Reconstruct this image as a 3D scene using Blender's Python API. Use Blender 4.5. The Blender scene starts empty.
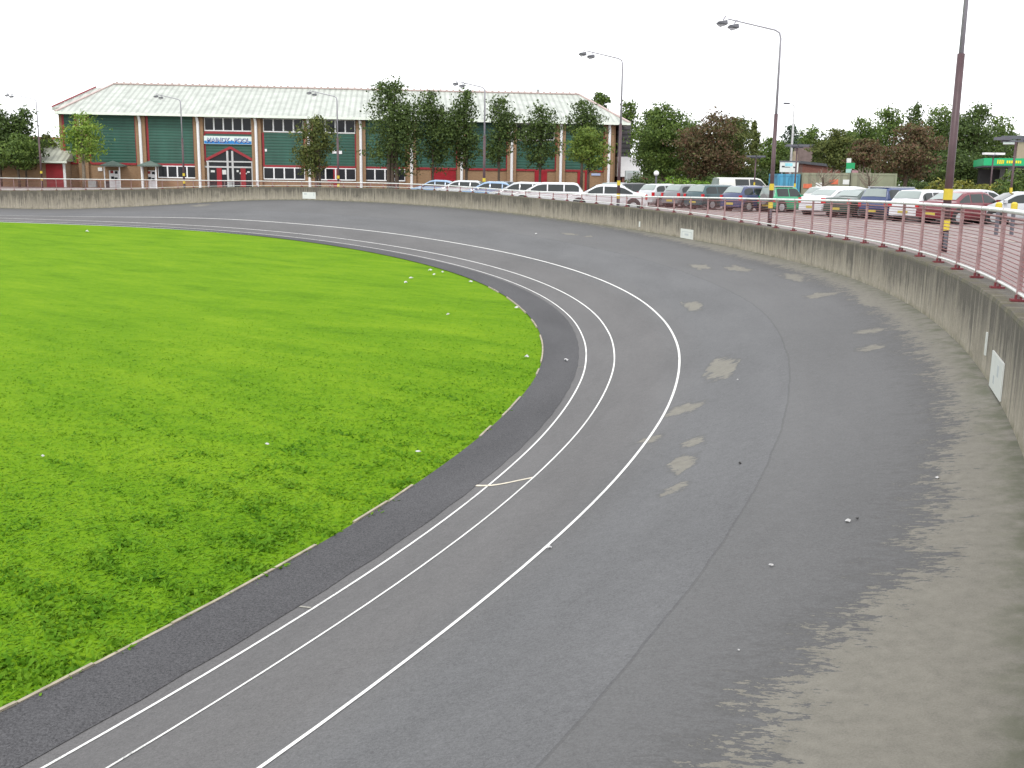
import bpy, bmesh, math, random
import numpy as np
from mathutils import Vector, Matrix
random.seed(7); rng = np.random.default_rng(7)
SC = bpy.context.scene; COL = SC.collection
R = math.radians
# ------------------------------------------------------------------ camera
EYE = 1.75; F = 1050.0; PITCH = math.atan((384-176.5)/F); ROLL = R(.83)
cp, sp, cr_, sr_ = math.cos(PITCH), math.sin(PITCH), math.cos(ROLL), math.sin(ROLL)
RIGHT = Vector((cr_, sp*sr_, cp*sr_)); UP = Vector((-sr_, sp*cr_, cp*cr_)); FWD = Vector((0, cp, -sp))
cam = bpy.data.objects.new('camera', bpy.data.cameras.new('camera')); COL.objects.link(cam)
cam.matrix_world = Matrix(((RIGHT.x, UP.x, -FWD.x, 0), (RIGHT.y, UP.y, -FWD.y, 0), (RIGHT.z, UP.z, -FWD.z, EYE), (0, 0, 0, 1)))
cam.data.sensor_width = 36; cam.data.lens = 36*F/1024; cam.data.clip_start = .1; cam.data.clip_end = 3000
SC.camera = cam
def ray(px, py): return RIGHT*((px-512)/F)+UP*((384-py)/F)+FWD
def at(px, py, Y):
    d = ray(px, py); return Vector((0, 0, EYE))+d*(Y/d.y)
def gx(px, Y): return at(px, 190, Y).x
# ------------------------------------------------------------------ materials
MATS = {}
def nodes(m):
    m.use_nodes = True; nt = m.node_tree; return nt, nt.nodes, nt.links, nt.nodes['Principled BSDF']
def ramp(nt, fac, stops):
    r = nt.nodes.new('ShaderNodeValToRGB'); el = r.color_ramp.elements
    while len(el) < len(stops): el.new(.5)
    for e, (p, c) in zip(el, stops): e.position = p; e.color = (*c, 1) if len(c) == 3 else c
    nt.links.new(fac, r.inputs[0]); return r.outputs[0]
def noise(nt, vec, scale, detail=4, rough=.6):
    n = nt.nodes.new('ShaderNodeTexNoise'); n.inputs['Scale'].default_value = scale
    n.inputs['Detail'].default_value = detail; n.inputs['Roughness'].default_value = rough
    if vec is not None: nt.links.new(vec, n.inputs['Vector'])
    return n.outputs[0]
def mapping(nt, src, sc, rz=0.):
    m = nt.nodes.new('ShaderNodeMapping'); m.inputs['Scale'].default_value = sc
    if rz:
        m0 = nt.nodes.new('ShaderNodeMapping'); m0.inputs['Rotation'].default_value = (0, 0, rz); nt.links.new(src, m0.inputs[0]); src = m0.outputs[0]
    nt.links.new(src, m.inputs[0]); return m.outputs[0]
def math_(nt, op, a, b=None, clamp=False):
    n = nt.nodes.new('ShaderNodeMath'); n.operation = op; n.use_clamp = clamp
    for i, v in enumerate((a, b)):
        if v is None: continue
        if isinstance(v, (int, float)): n.inputs[i].default_value = v
        else: nt.links.new(v, n.inputs[i])
    return n.outputs[0]
def mixc(nt, f, a, b, mode='MIX'):
    n = nt.nodes.new('ShaderNodeMix'); n.data_type = 'RGBA'; n.blend_type = mode
    for i, v in ((0, f), (6, a), (7, b)):
        if isinstance(v, (int, float)): n.inputs[i].default_value = v
        elif isinstance(v, tuple): n.inputs[i].default_value = (*v, 1)
        else: nt.links.new(v, n.inputs[i])
    return n.outputs[2]
def coord(nt, k='Object'): return nt.nodes.new('ShaderNodeTexCoord').outputs[k]
def bump(nt, b, h, strength=.3, dist=.01):
    n = nt.nodes.new('ShaderNodeBump'); n.inputs['Strength'].default_value = strength; n.inputs['Distance'].default_value = dist
    nt.links.new(h, n.inputs['Height']); nt.links.new(n.outputs[0], b.inputs['Normal'])
def smat(name, col, rough=.6, var=.15, scale=3., metal=0., spec=.4, bumpk=0):
    if name in MATS: return MATS[name]
    m = bpy.data.materials.new(name); nt, N, L, b = nodes(m)
    n = noise(nt, coord(nt), scale)
    lo = tuple(c*(1-var) for c in col); hi = tuple(min(1, c*(1+var)) for c in col)
    L.new(ramp(nt, n, [(.3, lo), (.7, hi)]), b.inputs['Base Color'])
    b.inputs['Roughness'].default_value = rough; b.inputs['Metallic'].default_value = metal
    b.inputs['Specular IOR Level'].default_value = spec
    if bumpk: bump(nt, b, noise(nt, coord(nt), scale*8), bumpk)
    MATS[name] = m; return m
def paint(name, col, rough=.25):
    if name in MATS: return MATS[name]
    m = smat(name, col, rough, .04, 2); b = m.node_tree.nodes['Principled BSDF']; b.inputs['Coat Weight'].default_value = .6; b.inputs['Coat Roughness'].default_value = .08
    return m
def glassm(name='dark_glass', col=(.012, .014, .018), rough=.12, spec=.25):
    if name in MATS: return MATS[name]
    m = smat(name, col, rough, .2, .7, 0, spec); return m
def leafm(name, cols, trans=.25):
    if name in MATS: return MATS[name]
    m = bpy.data.materials.new(name); nt, N, L, b = nodes(m)
    g = N.new('ShaderNodeNewGeometry')
    n = noise(nt, coord(nt), .55, 3)
    f = math_(nt, 'ADD', math_(nt, 'MULTIPLY', g.outputs['Random Per Island'], .55), math_(nt, 'MULTIPLY', n, .6))
    cols = [tuple(min(.6, v*1.4) for v in q) for q in cols]; k = len(cols); c = ramp(nt, f, [(.15+.7*i/(k-1), cols[i]) for i in range(k)])
    L.new(c, b.inputs['Base Color']); b.inputs['Roughness'].default_value = .55; b.inputs['Specular IOR Level'].default_value = .25
    t = N.new('ShaderNodeBsdfTranslucent'); L.new(c, t.inputs[0]); mx = N.new('ShaderNodeMixShader'); mx.inputs[0].default_value = trans
    L.new(b.outputs[0], mx.inputs[1]); L.new(t.outputs[0], mx.inputs[2]); L.new(mx.outputs[0], N['Material Output'].inputs[0])
    MATS[name] = m; return m
# ------------------------------------------------------------------ object helpers
def tag(o, label=None, cat=None, group=None, kind=None):
    if label: o['label'] = label
    if cat: o['category'] = cat
    if group: o['group'] = group
    if kind: o['kind'] = kind
    return o
def thing(name, loc, rz=0, label=None, cat=None, group=None):
    o = bpy.data.objects.new(name, None); o.empty_display_size = .2; COL.objects.link(o); o.location = loc; o.rotation_euler = (0, 0, rz)
    return tag(o, label, cat, group)
class MB:
    def __init__(s): s.v = []; s.f = []; s.mi = []; s.cur = 0
    def add(s, vs, fs):
        k = len(s.v); s.v += [tuple(v) for v in vs]; s.f += [tuple(i+k for i in f) for f in fs]; s.mi += [s.cur]*len(fs); return s
    def box(s, x0, x1, y0, y1, z0, z1):
        return s.add([(x0,y0,z0),(x1,y0,z0),(x1,y1,z0),(x0,y1,z0),(x0,y0,z1),(x1,y0,z1),(x1,y1,z1),(x0,y1,z1)],
                     [(0,3,2,1),(4,5,6,7),(0,1,5,4),(1,2,6,5),(2,3,7,6),(3,0,4,7)])
    def tube(s, pts, rad, n=8, cap=True):
        pts = [Vector(p) for p in pts]; rs = rad if isinstance(rad, (list, tuple)) else [rad]*len(pts); V = []; Fs = []
        for i, p in enumerate(pts):
            d = (pts[min(i+1, len(pts)-1)]-pts[max(i-1, 0)]).normalized()
            a = d.cross(Vector((0, 0, 1)) if abs(d.z) < .9 else Vector((1, 0, 0))).normalized(); b = d.cross(a)
            for k in range(n):
                t = 2*math.pi*k/n; V.append(p+(a*math.cos(t)+b*math.sin(t))*rs[i])
        for i in range(len(pts)-1):
            for k in range(n): Fs.append((i*n+k, (i+1)*n+k, (i+1)*n+(k+1) % n, i*n+(k+1) % n))
        if cap: Fs += [tuple(range(n)), tuple(range((len(pts)-1)*n, len(pts)*n))[::-1]]
        return s.add(V, Fs)
    def bar(s, a, b, w, h):      # rectangular bar a->b, w horizontal width, h vertical height
        a, b = Vector(a), Vector(b); d = (b-a).normalized(); sd = d.cross(Vector((0, 0, 1)))
        if sd.length < 1e-4: sd = Vector((1, 0, 0))
        sd.normalize(); u = sd.cross(d); V = []
        for p in (a, b):
            for i, j in ((-1, -1), (1, -1), (1, 1), (-1, 1)): V.append(p+sd*(i*w/2)+u*(j*h/2))
        return s.add(V, [(0,1,2,3),(7,6,5,4),(0,4,5,1),(1,5,6,2),(2,6,7,3),(3,7,4,0)])
    def build(s, name, mat, parent=None, smooth=False, **kw):
        me = bpy.data.meshes.new(name); me.from_pydata(s.v, [], s.f)
        for m in (mat if isinstance(mat, list) else [mat]): me.materials.append(m)
        if isinstance(mat, list): me.polygons.foreach_set('material_index', s.mi)
        bm = bmesh.new(); bm.from_mesh(me); bmesh.ops.recalc_face_normals(bm, faces=bm.faces); bm.to_mesh(me); bm.free()
        if smooth: me.polygons.foreach_set('use_smooth', [True]*len(me.polygons))
        o = bpy.data.objects.new(name, me); COL.objects.link(o)
        if parent: o.parent = parent
        return tag(o, **kw)
def rawmesh(name, V, Fq, mat, parent=None, smooth=False, uv=None, attrs=None, **kw):
    V = np.asarray(V, np.float32); Fq = np.asarray(Fq, np.int32); k = Fq.shape[1]
    me = bpy.data.meshes.new(name); me.vertices.add(len(V)); me.vertices.foreach_set('co', V.ravel())
    me.loops.add(Fq.size); me.loops.foreach_set('vertex_index', Fq.ravel())
    me.polygons.add(len(Fq)); me.polygons.foreach_set('loop_start', np.arange(0, Fq.size, k, dtype=np.int32))
    me.update(calc_edges=True)
    if uv is not None:
        l = me.uv_layers.new(name='UVMap'); l.data.foreach_set('uv', np.asarray(uv, np.float32)[Fq.ravel()].ravel())
    for n, a in (attrs or {}).items():
        t = me.attributes.new(n, 'FLOAT', 'POINT'); t.data.foreach_set('value', np.asarray(a, np.float32))
    me.polygons.foreach_set('use_smooth', [smooth]*len(Fq)); me.materials.append(mat); me.validate()
    o = bpy.data.objects.new(name, me); COL.objects.link(o)
    if parent: o.parent = parent
    return tag(o, **kw)
def grid(name, P, mat, uv=None, attrs=None, **kw):
    P = np.asarray(P); n, m = P.shape[:2]; i = np.arange(n*m).reshape(n, m)
    Fq = np.stack([i[:-1, :-1], i[1:, :-1], i[1:, 1:], i[:-1, 1:]], -1).reshape(-1, 4)
    return rawmesh(name, P.reshape(-1, 3), Fq, mat, uv=None if uv is None else np.asarray(uv).reshape(-1, 2),
                   attrs={k: np.asarray(a).ravel() for k, a in (attrs or {}).items()}, **kw)
# ------------------------------------------------------------------ the bend in plan: s along the measurement line, o outwards
SP = np.array([(-27.04,-13.5),(-25.16,-12.82),(-23.31,-12.06),(-21.5,-11.2),(-19.74,-10.27),(-18.02,-9.25),(-16.35,-8.14),(-14.73,-6.96),(-13.18,-5.71),(-11.68,-4.38),(-10.25,-2.98),(-8.89,-1.52),(-7.6,.01),(-6.38,1.6),(-5.24,3.24),(-4.18,4.94),(-3.2,6.68),(-2.31,8.47),(-1.5,10.3),(-.78,12.16),(-.15,14.06),(.4,15.99),(.85,17.93),(1.22,19.9),(1.51,21.88),(1.7,23.87),(1.81,25.86),(1.83,27.86),(1.78,29.86),(1.64,31.86),(1.42,33.85),(1.13,35.82),(.76,37.79),(.33,39.74),(-.17,41.68),(-.73,43.6),(-1.35,45.5),(-2.02,47.38),(-2.75,49.25),(-3.53,51.09),(-4.36,52.91),(-5.23,54.71),(-6.15,56.49),(-7.11,58.24),(-8.11,59.97),(-9.16,61.68),(-10.24,63.36),(-11.37,65.),(-12.55,66.62),(-13.77,68.2),(-15.05,69.75),(-16.37,71.25),(-17.75,72.7),(-19.18,74.09),(-20.68,75.42),(-22.23,76.67),(-23.85,77.85),(-25.53,78.93),(-27.27,79.91),(-29.06,80.82),(-30.87,81.66),(-32.71,82.44),(-34.58,83.17),(-36.46,83.85),(-38.35,84.49),(-40.26,85.1),(-42.17,85.69)]+
              [(-42.17-1.9165*k, 85.69+.572*k) for k in range(1, 110)])
S2 = np.arange(len(SP))*2.-32
def plan(s):
    s = np.atleast_1d(np.asarray(s, float)); i = np.clip(((s+32)/2).astype(int), 1, len(SP)-3); t = ((s+32)/2-i)[:, None]
    p0, p1, p2, p3 = SP[i-1], SP[i], SP[i+1], SP[i+2]
    P = .5*(2*p1+(p2-p0)*t+(2*p0-5*p1+4*p2-p3)*t**2+(3*p1-p0-3*p2+p3)*t**3)
    T = .5*((p2-p0)+2*(2*p0-5*p1+4*p2-p3)*t+3*(3*p1-p0-3*p2+p3)*t**2); T /= np.linalg.norm(T, axis=1)[:, None]
    return P, np.stack([T[:, 1], -T[:, 0]], 1), T
def sst(a, b, x): t = np.clip((x-a)/(b-a), 0, 1); return t*t*(3-2*t)
def wof(s): return 6.15+.75*sst(6, 34, np.asarray(s, float))
def aof(s): return -.94-.3*sst(14, 30, np.asarray(s, float))
def lut(t):
    t = np.array(t, float); g = np.arange(-40, 300, .5); z = np.interp(g, t[:, 0], t[:, 1]); z = np.convolve(np.pad(z, 6, 'edge'), np.ones(13)/13, 'valid')
    return lambda s: np.interp(s, g, z)+EYE
zW = lut([(-32,-2.6),(3,-2.6),(6,-2.5),(9,-2.38),(13,-2.33),(21,-2.33),(27,-2.4),(34,-2.32),(44,-2.17),(56,-1.94),(67,-1.87),(76,-1.9),(81,-2.1),(85,-2.38),(90,-2.8),(96,-3.2),(100,-3.37),(106,-3.38),(240,-3.4)])
zL3 = lut([(-32,-3.5),(22,-3.5),(46,-3.43),(58,-3.38),(78,-3.38),(84,-3.46),(93,-3.67),(101,-3.77),(110,-3.8),(240,-3.8)])
zSm = lut([(-32,-2.99),(3,-3.0),(12,-2.78),(16,-2.75),(24,-2.85),(40,-2.8),(60,-2.7),(76,-2.7),(84,-2.95),(93,-3.4),(101,-3.6),(240,-3.62)])
zT = lut([(-32,-1.39),(6.5,-1.39),(11,-1.4),(18.3,-1.46),(25,-1.54),(29.3,-1.5),(34,-1.42),(39,-1.3),(47,-1.19),(56,-.99),(65,-.91),(74,-.97),(79,-1.04),(85,-1.21),(89.3,-1.43),(97,-1.67),(105,-1.85),(240,-1.9)])
zR = lut([(-32,-.34),(9,-.34),(14.4,-.4),(20.4,-.47),(26.5,-.59),(32.7,-.68),(36,-.74),(40,-.81),(46,-.8),(54,-.76),(58,-.64),(66,-.57),(74,-.6),(81,-.64),(89,-.7),(97,-.76),(105,-.77),(240,-.8)])
Z0 = -4.1+EYE
def zat(s, o):
    def lin(o):
        b = [-3., -.2, 0., .6355, 1.968, 3.772, float(wof(s))]
        return np.interp(o, b, [Z0, Z0, Z0, Z0+.2, float(zL3(s)), float(zSm(s)), float(zW(s))])
    o = np.asarray(o, float)
    return (lin(o-.2)+lin(o)*2+lin(np.minimum(o+.2, wof(s))))/4 if o.ndim == 0 or True else 0
def P3(s, o, dz=0.):
    p, n, t = plan(s); q = p[0]+n[0]*o; return Vector((q[0], q[1], float(zat(s, o))+dz))
def strip(ss, os_fn, dz=0.):
    P, Nn, T = plan(ss); out = []; uv = []
    for i, s in enumerate(ss):
        o = np.asarray(os_fn(s), float); z = zat(s, o)+dz; xy = P[i]+o[:, None]*Nn[i]
        out.append(np.c_[xy, z]); uv.append(np.c_[np.full(len(o), s), o])
    return np.array(out), np.array(uv)
SS = np.r_[np.arange(-30, 110, .5), np.arange(110, 181, 2.)]
# ------------------------------------------------------------------ track
def asphalt(name, lo, hi, speck=.5, dry=False):
    m = bpy.data.materials.new(name); nt, N, L, b = nodes(m)
    uv = coord(nt, 'UV'); ob = coord(nt)
    fine = noise(nt, ob, 95, 2, .7); mid = noise(nt, ob, 9, 4); big = noise(nt, mapping(nt, uv, (.12, .5, 1)), 1.6, 4)
    fine2 = noise(nt, ob, 38, 2, .6)
    f = math_(nt, 'ADD', math_(nt, 'MULTIPLY', math_(nt, 'ADD', math_(nt, 'MULTIPLY', fine, .6), math_(nt, 'MULTIPLY', fine2, .4)), speck*1.7), math_(nt, 'ADD', math_(nt, 'MULTIPLY', mid, .25), math_(nt, 'MULTIPLY', big, .45)))
    f = math_(nt, 'SUBTRACT', f, speck*.85-.25)
    c = ramp(nt, f, [(.25, lo), (.95, hi)])
    chip = ramp(nt, noise(nt, ob, 160, 1), [(.66, (0, 0, 0)), (.74, (1, 1, 1))])
    c = mixc(nt, math_(nt, 'MULTIPLY', chip, .22), c, (.36, .35, .34))
    if dry:
        se0 = N.new('ShaderNodeSeparateXYZ'); L.new(uv, se0.inputs[0]); c = mixc(nt, ramp(nt, math_(nt, 'DIVIDE', se0.outputs[1], 6.), [(.25, (.55, .55, .55)), (.42, (0, 0, 0))]), c, mixc(nt, 1., c, (.99, .93, .88), 'MULTIPLY'))
        a = N.new('ShaderNodeAttribute'); a.attribute_name = 'dry'
        sep = N.new('ShaderNodeSeparateXYZ'); L.new(uv, sep.inputs[0])
        # bituminous seam running round the bend
        d = math_(nt, 'ABSOLUTE', math_(nt, 'ADD', math_(nt, 'SUBTRACT', sep.outputs[1], 3.772), math_(nt, 'MULTIPLY', math_(nt, 'SUBTRACT', noise(nt, mapping(nt, uv, (1, 0, 0)), .9), .5), .10)))
        seam = math_(nt, 'LESS_THAN', d, .013)
        band = ramp(nt, sep.outputs[1], [(0., (1, 1, 1)), (1., (1, 1, 1))])
        c = mixc(nt, math_(nt, 'MULTIPLY', seam, .28), c, (.018, .018, .02))
        out2 = math_(nt, 'GREATER_THAN', sep.outputs[1], 3.772)
        c = mixc(nt, math_(nt, 'MULTIPLY', out2, .30), c, (.098, .096, .093))
        n1 = noise(nt, mapping(nt, uv, (3.2, .8, 1)), 1.5, 6, .72); n2 = noise(nt, mapping(nt, uv, (9, 2.5, 1)), 2.0, 5, .7)
        v = math_(nt, 'ADD', a.outputs['Fac'], math_(nt, 'ADD', math_(nt, 'MULTIPLY', math_(nt, 'SUBTRACT', n1, .5), 1.5), math_(nt, 'MULTIPLY', math_(nt, 'SUBTRACT', n2, .5), 1.8)))
        n3 = noise(nt, mapping(nt, uv, (22, 7, 1)), 2., 3, .7); v = math_(nt, 'ADD', v, math_(nt, 'MULTIPLY', math_(nt, 'SUBTRACT', n3, .5), 1.2))
        halo = ramp(nt, math_(nt, 'ADD', math_(nt, 'MULTIPLY', v, .8), .5), [(.05, (0, 0, 0)), (.46, (1, 1, 1)), (.56, (0, 0, 0))])
        c = mixc(nt, math_(nt, 'MULTIPLY', halo, .5), c, (.058, .057, .056))
        dm = ramp(nt, math_(nt, 'ADD', math_(nt, 'MULTIPLY', v, 2.2), .5), [(.46, (0, 0, 0)), (.55, (1, 1, 1))])
        dcol = ramp(nt, math_(nt, 'ADD', math_(nt, 'MULTIPLY', fine, .5), math_(nt, 'MULTIPLY', mid, .5)), [(.3, (.122, .115, .096)), (.7, (.212, .200, .168))])
        c = mixc(nt, math_(nt, 'MULTIPLY', dm, .9), c, dcol)
        a2 = N.new('ShaderNodeAttribute'); a2.attribute_name = 'base'
        mm = math_(nt, 'MULTIPLY', a2.outputs['Fac'], ramp(nt, noise(nt, ob, 3.5, 5), [(.4, (0, 0, 0)), (.62, (1, 1, 1))]))
        c = mixc(nt, math_(nt, 'MULTIPLY', mm, .8), c, (.075, .082, .05))
    L.new(c, b.inputs['Base Color']); b.inputs['Roughness'].default_value = .82; b.inputs['Specular IOR Level'].default_value = .35
    bump(nt, b, math_(nt, 'ADD', fine, chip), .35, .006); return m
M_track = asphalt('track_asphalt', (.048, .0485, .051), (.148, .149, .154), .75, True)
M_apron = asphalt('apron_asphalt', (.010, .010, .012), (.088, .087, .092), 1.35)
def osT(s): return np.r_[-.2, -.1, 0, np.linspace(.15, float(wof(s)), 44)]
P, UV = strip(np.r_[np.arange(-30, 0, .5), np.arange(0, 46, .15), np.arange(46, 110, .5), np.arange(110, 181, 2.)], lambda s: np.r_[-.2, -.1, 0, np.linspace(.1, float(wof(s)), 62)])
bs = np.array([(-30,4.7),(.5,4.75),(1.5,4.85),(2,5.0),(2.5,5.15),(3,5.35),(4,5.38),(5.5,5.4),(6,5.5),(7,5.65),(9.5,5.62),(12,5.65),(14.5,5.72),(17.5,5.8),(20,5.9),(23.5,6.1),(26.5,6.1),(30,6.15),(36,6.4),(44,6.75),(300,7.4)])
dry = np.clip(UV[..., 1]-np.interp(UV[..., 0], bs[:, 0], bs[:, 1]), -1.6, 1.2)*1.1
for (s, o, a, b_, k) in [(12.5,2.72,1.25,.36,1.15),(21,2.78,1.2,.24,1.1),(10,2.25,.45,.40,.9),(6.6,2.75,.55,.22,1.),(7.6,2.7,.35,.22,.75),(5.5,2.9,.3,.2,.7),(27.2,4.45,1.1,.32,1.0),(25.5,5.1,1.3,.35,.9),(18.2,5.25,.5,.5,.95),(16.3,5.9,1.4,.4,.9),(11.5,5.05,.3,.35,.75),(13,5.2,.35,.35,.8),(22,5.6,1.5,.3,.8),(42,4.9,1.2,.2,.95),(40.2,5.0,.5,.2,.8),(84.5,5.6,1.3,.7,.9),(8.4,2.0,.3,.25,.6)]:
    us, uo = UV[..., 0]-s, UV[..., 1]-o; us = us+.16*a*np.sin(uo*17+s*3)+.12*a*np.sin(uo*37+s); uo = uo+.13*b_*np.sin(us*4.1+s*5)+.13*b_*np.sin(us*9.3+o*7)
    g = np.exp(-.8*((us/a)**2+(uo/b_)**2)**1.6); dry = np.maximum(dry, g*(1.6+k*.46)-1.6)
base = 1-sst(.05, .45, wof(UV[..., 0])-UV[..., 1])
grid('track', P, M_track, UV, {'dry': dry, 'base': base}, smooth=True, kind='structure')
P, UV = strip(SS, lambda s: np.r_[float(aof(s))-.02, np.linspace(float(aof(s))+.1, -.165-.010*math.sin(s*5.1)-.008*math.sin(s*13), 6)], 0.); P[:, :, 2] += .006
grid('track_apron', P, M_apron, UV, smooth=True, kind='structure')
M_line = bpy.data.materials.new('line_paint'); nt, N, L, b = nodes(M_line); ob = coord(nt)
L.new(ramp(nt, math_(nt, 'ADD', math_(nt, 'MULTIPLY', noise(nt, ob, 60, 3, .7), .6), math_(nt, 'MULTIPLY', noise(nt, ob, 1.2, 4), .4)), [(.36, (.22, .22, .22)), (.46, (.62, .62, .60)), (.7, (.74, .74, .72))]), b.inputs['Base Color']); b.inputs['Roughness'].default_value = .6
M_cream = smat('cream_paint', (.55, .50, .40), .6, .2, 20)
for o, w in ((0., .033), (.6355, .033), (1.968, .041)):
    P, UV = strip(SS, lambda s: np.array([o-w/2, o+w/2]), .005); grid('painted_line', P, M_line, UV, kind='structure')
P, UV = strip(np.array([7.45, 7.52]), lambda s: np.linspace(-.19, .62, 8), .006); grid('painted_line', P, M_cream, UV, kind='structure')
M_faint = smat('worn_paint', (.24, .23, .20), .7, .3, 30)
for s0 in (3.05, 16.8):
    P, UV = strip(np.array([s0, s0+.03]), lambda s: np.linspace(-.16, -.03, 3), .006); grid('painted_line', P, M_faint, UV, kind='structure')
# kerb edging between apron and lawn, sunk and broken here and there
M_kerb = smat('edging_concrete', (.30, .265, .20), .85, .25, 6)
mb = MB(); s = -20.
while s < 34:
    ln = random.uniform(.7, .95); gap = random.random() < (.12 if s < 3 else .3)
    if not gap:
        a, b_ = P3(s, float(aof(s))-.03, -.045+random.uniform(-.012, .008)), P3(s+ln-.01, float(aof(s+ln))-.03, -.045+random.uniform(-.012, .008)); mb.bar(a, b_, .035, .13)
    s += ln
mb.build('kerb', M_kerb, kind='structure')
# ------------------------------------------------------------------ infield lawn
m = bpy.data.materials.new('lawn'); nt, N, L, b = nodes(m); ob = coord(nt)
n1 = noise(nt, mapping(nt, ob, (.16, .50, 1), R(38)), 1.5, 6, .68); n2 = noise(nt, ob, 5, 5, .7); n3 = noise(nt, ob, 45, 3, .7)
f = math_(nt, 'ADD', math_(nt, 'MULTIPLY', n1, .5), math_(nt, 'ADD', math_(nt, 'MULTIPLY', n2, .32), math_(nt, 'MULTIPLY', n3, .30)))
LAWN = [(.33, (.050, .125, .006)), (.50, (.108, .222, .008)), (.68, (.172, .285, .013))]
c = ramp(nt, math_(nt, 'SUBTRACT', f, .02), LAWN)
dirt = ramp(nt, noise(nt, ob, .9, 6, .7), [(.68, (0, 0, 0)), (.76, (1, 1, 1))]); c = mixc(nt, math_(nt, 'MULTIPLY', dirt, .45), c, (.16, .14, .05))
L.new(c, b.inputs['Base Color']); b.inputs['Roughness'].default_value = .9; b.inputs['Specular IOR Level'].default_value = .03; bump(nt, b, math_(nt, 'ADD', n2, n3), .6, .04); M_lawn = m
sl = np.r_[np.arange(-30, 110, 1.), np.arange(110, 181, 4.)]; pa, na, ta = plan(sl); edge = pa+na*(aof(sl)+.2)[:, None]
mb = MB(); ring = [(x, y, Z0-.02) for x, y in edge]; k = len(ring)
V = [(-45, 20, Z0-.02)]+ring+[(-260, 60, Z0-.02), (-260, -60, Z0-.02), (-60, -60, Z0-.02)]; n = len(V)
mb.add(V, [(0, i, i+1) for i in range(1, n-1)]+[(0, n-1, 1)]); mb.build('grass', M_lawn, kind='structure')
# blades and clover near the camera
m = bpy.data.materials.new('grass_blade'); nt, N, L, b = nodes(m); ob = coord(nt); g = N.new('ShaderNodeNewGeometry')
st_ = noise(nt, mapping(nt, ob, (.16, .50, 1), R(38)), 1.5, 6, .68)
f = math_(nt, 'ADD', math_(nt, 'MULTIPLY', noise(nt, ob, 1.1, 4), .45), math_(nt, 'ADD', math_(nt, 'MULTIPLY', g.outputs['Random Per Island'], .20), math_(nt, 'MULTIPLY', st_, .55)))
f = math_(nt, 'SUBTRACT', f, .06)
ca = N.new('ShaderNodeAttribute'); ca.attribute_name = 'clover'
c = ramp(nt, f, [(.33, (.056, .150, .010)), (.50, (.118, .262, .013)), (.68, (.185, .325, .022))])
c = mixc(nt, math_(nt, 'MULTIPLY', ca.outputs['Fac'], .36), c, ramp(nt, g.outputs['Random Per Island'], [(.1, (.030, .105, .010)), (.9, (.095, .225, .020))]))
L.new(c, b.inputs['Base Color']); b.inputs['Roughness'].default_value = .7; b.inputs['Specular IOR Level'].default_value = .06
t = N.new('ShaderNodeBsdfTranslucent'); L.new(c, t.inputs[0]); mx = N.new('ShaderNodeMixShader'); mx.inputs[0].default_value = .3
L.new(b.outputs[0], mx.inputs[1]); L.new(t.outputs[0], mx.inputs[2]); L.new(mx.outputs[0], N['Material Output'].inputs[0]); M_blade = m
cand = rng.uniform((-30, -4), (3, 42), (1500000, 2))
dist = np.hypot(cand[:, 0], cand[:, 1])
cand = cand[(rng.random(len(cand)) < np.clip((10.5/dist)**1.9, 0, 1)*(1-sst(13, 42, dist)))]
sg = np.arange(-18, 45, .1); pg, ng, _ = plan(sg); eg = pg+ng*(aof(sg)-.01)[:, None]
xe = np.interp(cand[:, 1], eg[:, 1], eg[:, 0]); cand = cand[cand[:, 1] > eg[0, 1]+.2]; xe = np.interp(cand[:, 1], eg[:, 1], eg[:, 0]); jag = .05*np.sin(cand[:, 1]*3.1)+.04*np.sin(cand[:, 1]*9.7+1)
cand = cand[cand[:, 0] < xe+jag*.9+.0]; n = len(cand); xe = np.interp(cand[:, 1], eg[:, 1], eg[:, 0]); edgek = np.exp(-(xe-cand[:, 0])/1.2)
X_, Y_ = cand[:, 0], cand[:, 1]; cl = np.sin(X_*2.9+np.sin(Y_*1.9)*2)*np.sin(Y_*2.4+X_*1.3)+.7*np.sin(X_*6.1+Y_*3.3)*np.sin(Y_*5.2-X_*2.1)+.35*np.sin(X_*13+Y_*9)
cl = np.clip(cl*1.1-.35+edgek*1.3, 0, 1)*np.clip(1-(np.hypot(X_, Y_)-12)/16, 0, 1)
h = rng.uniform(.006, .026, n)*(1+.3*edgek+1.0*cl); w = rng.uniform(.005, .014, n)*(1+.9*cl); an = rng.uniform(0, 6.28, n); le = rng.normal(0, .038, (n, 2))
dv = np.c_[np.cos(an), np.sin(an)]*w[:, None]; z = np.full(n, Z0-.022)
V = np.empty((n, 4, 3)); V[:, 0] = np.c_[cand-dv*.6, z]; V[:, 1] = np.c_[cand+dv*.6, z]; V[:, 2] = np.c_[cand+dv+le, z+h]; V[:, 3] = np.c_[cand-dv+le*1.1, z+h*.9]
rawmesh('grass_blades', V.reshape(-1, 3), np.arange(n*4).reshape(n, 4), M_blade, attrs={'clover': np.repeat(cl, 4)}, kind='stuff')
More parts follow.
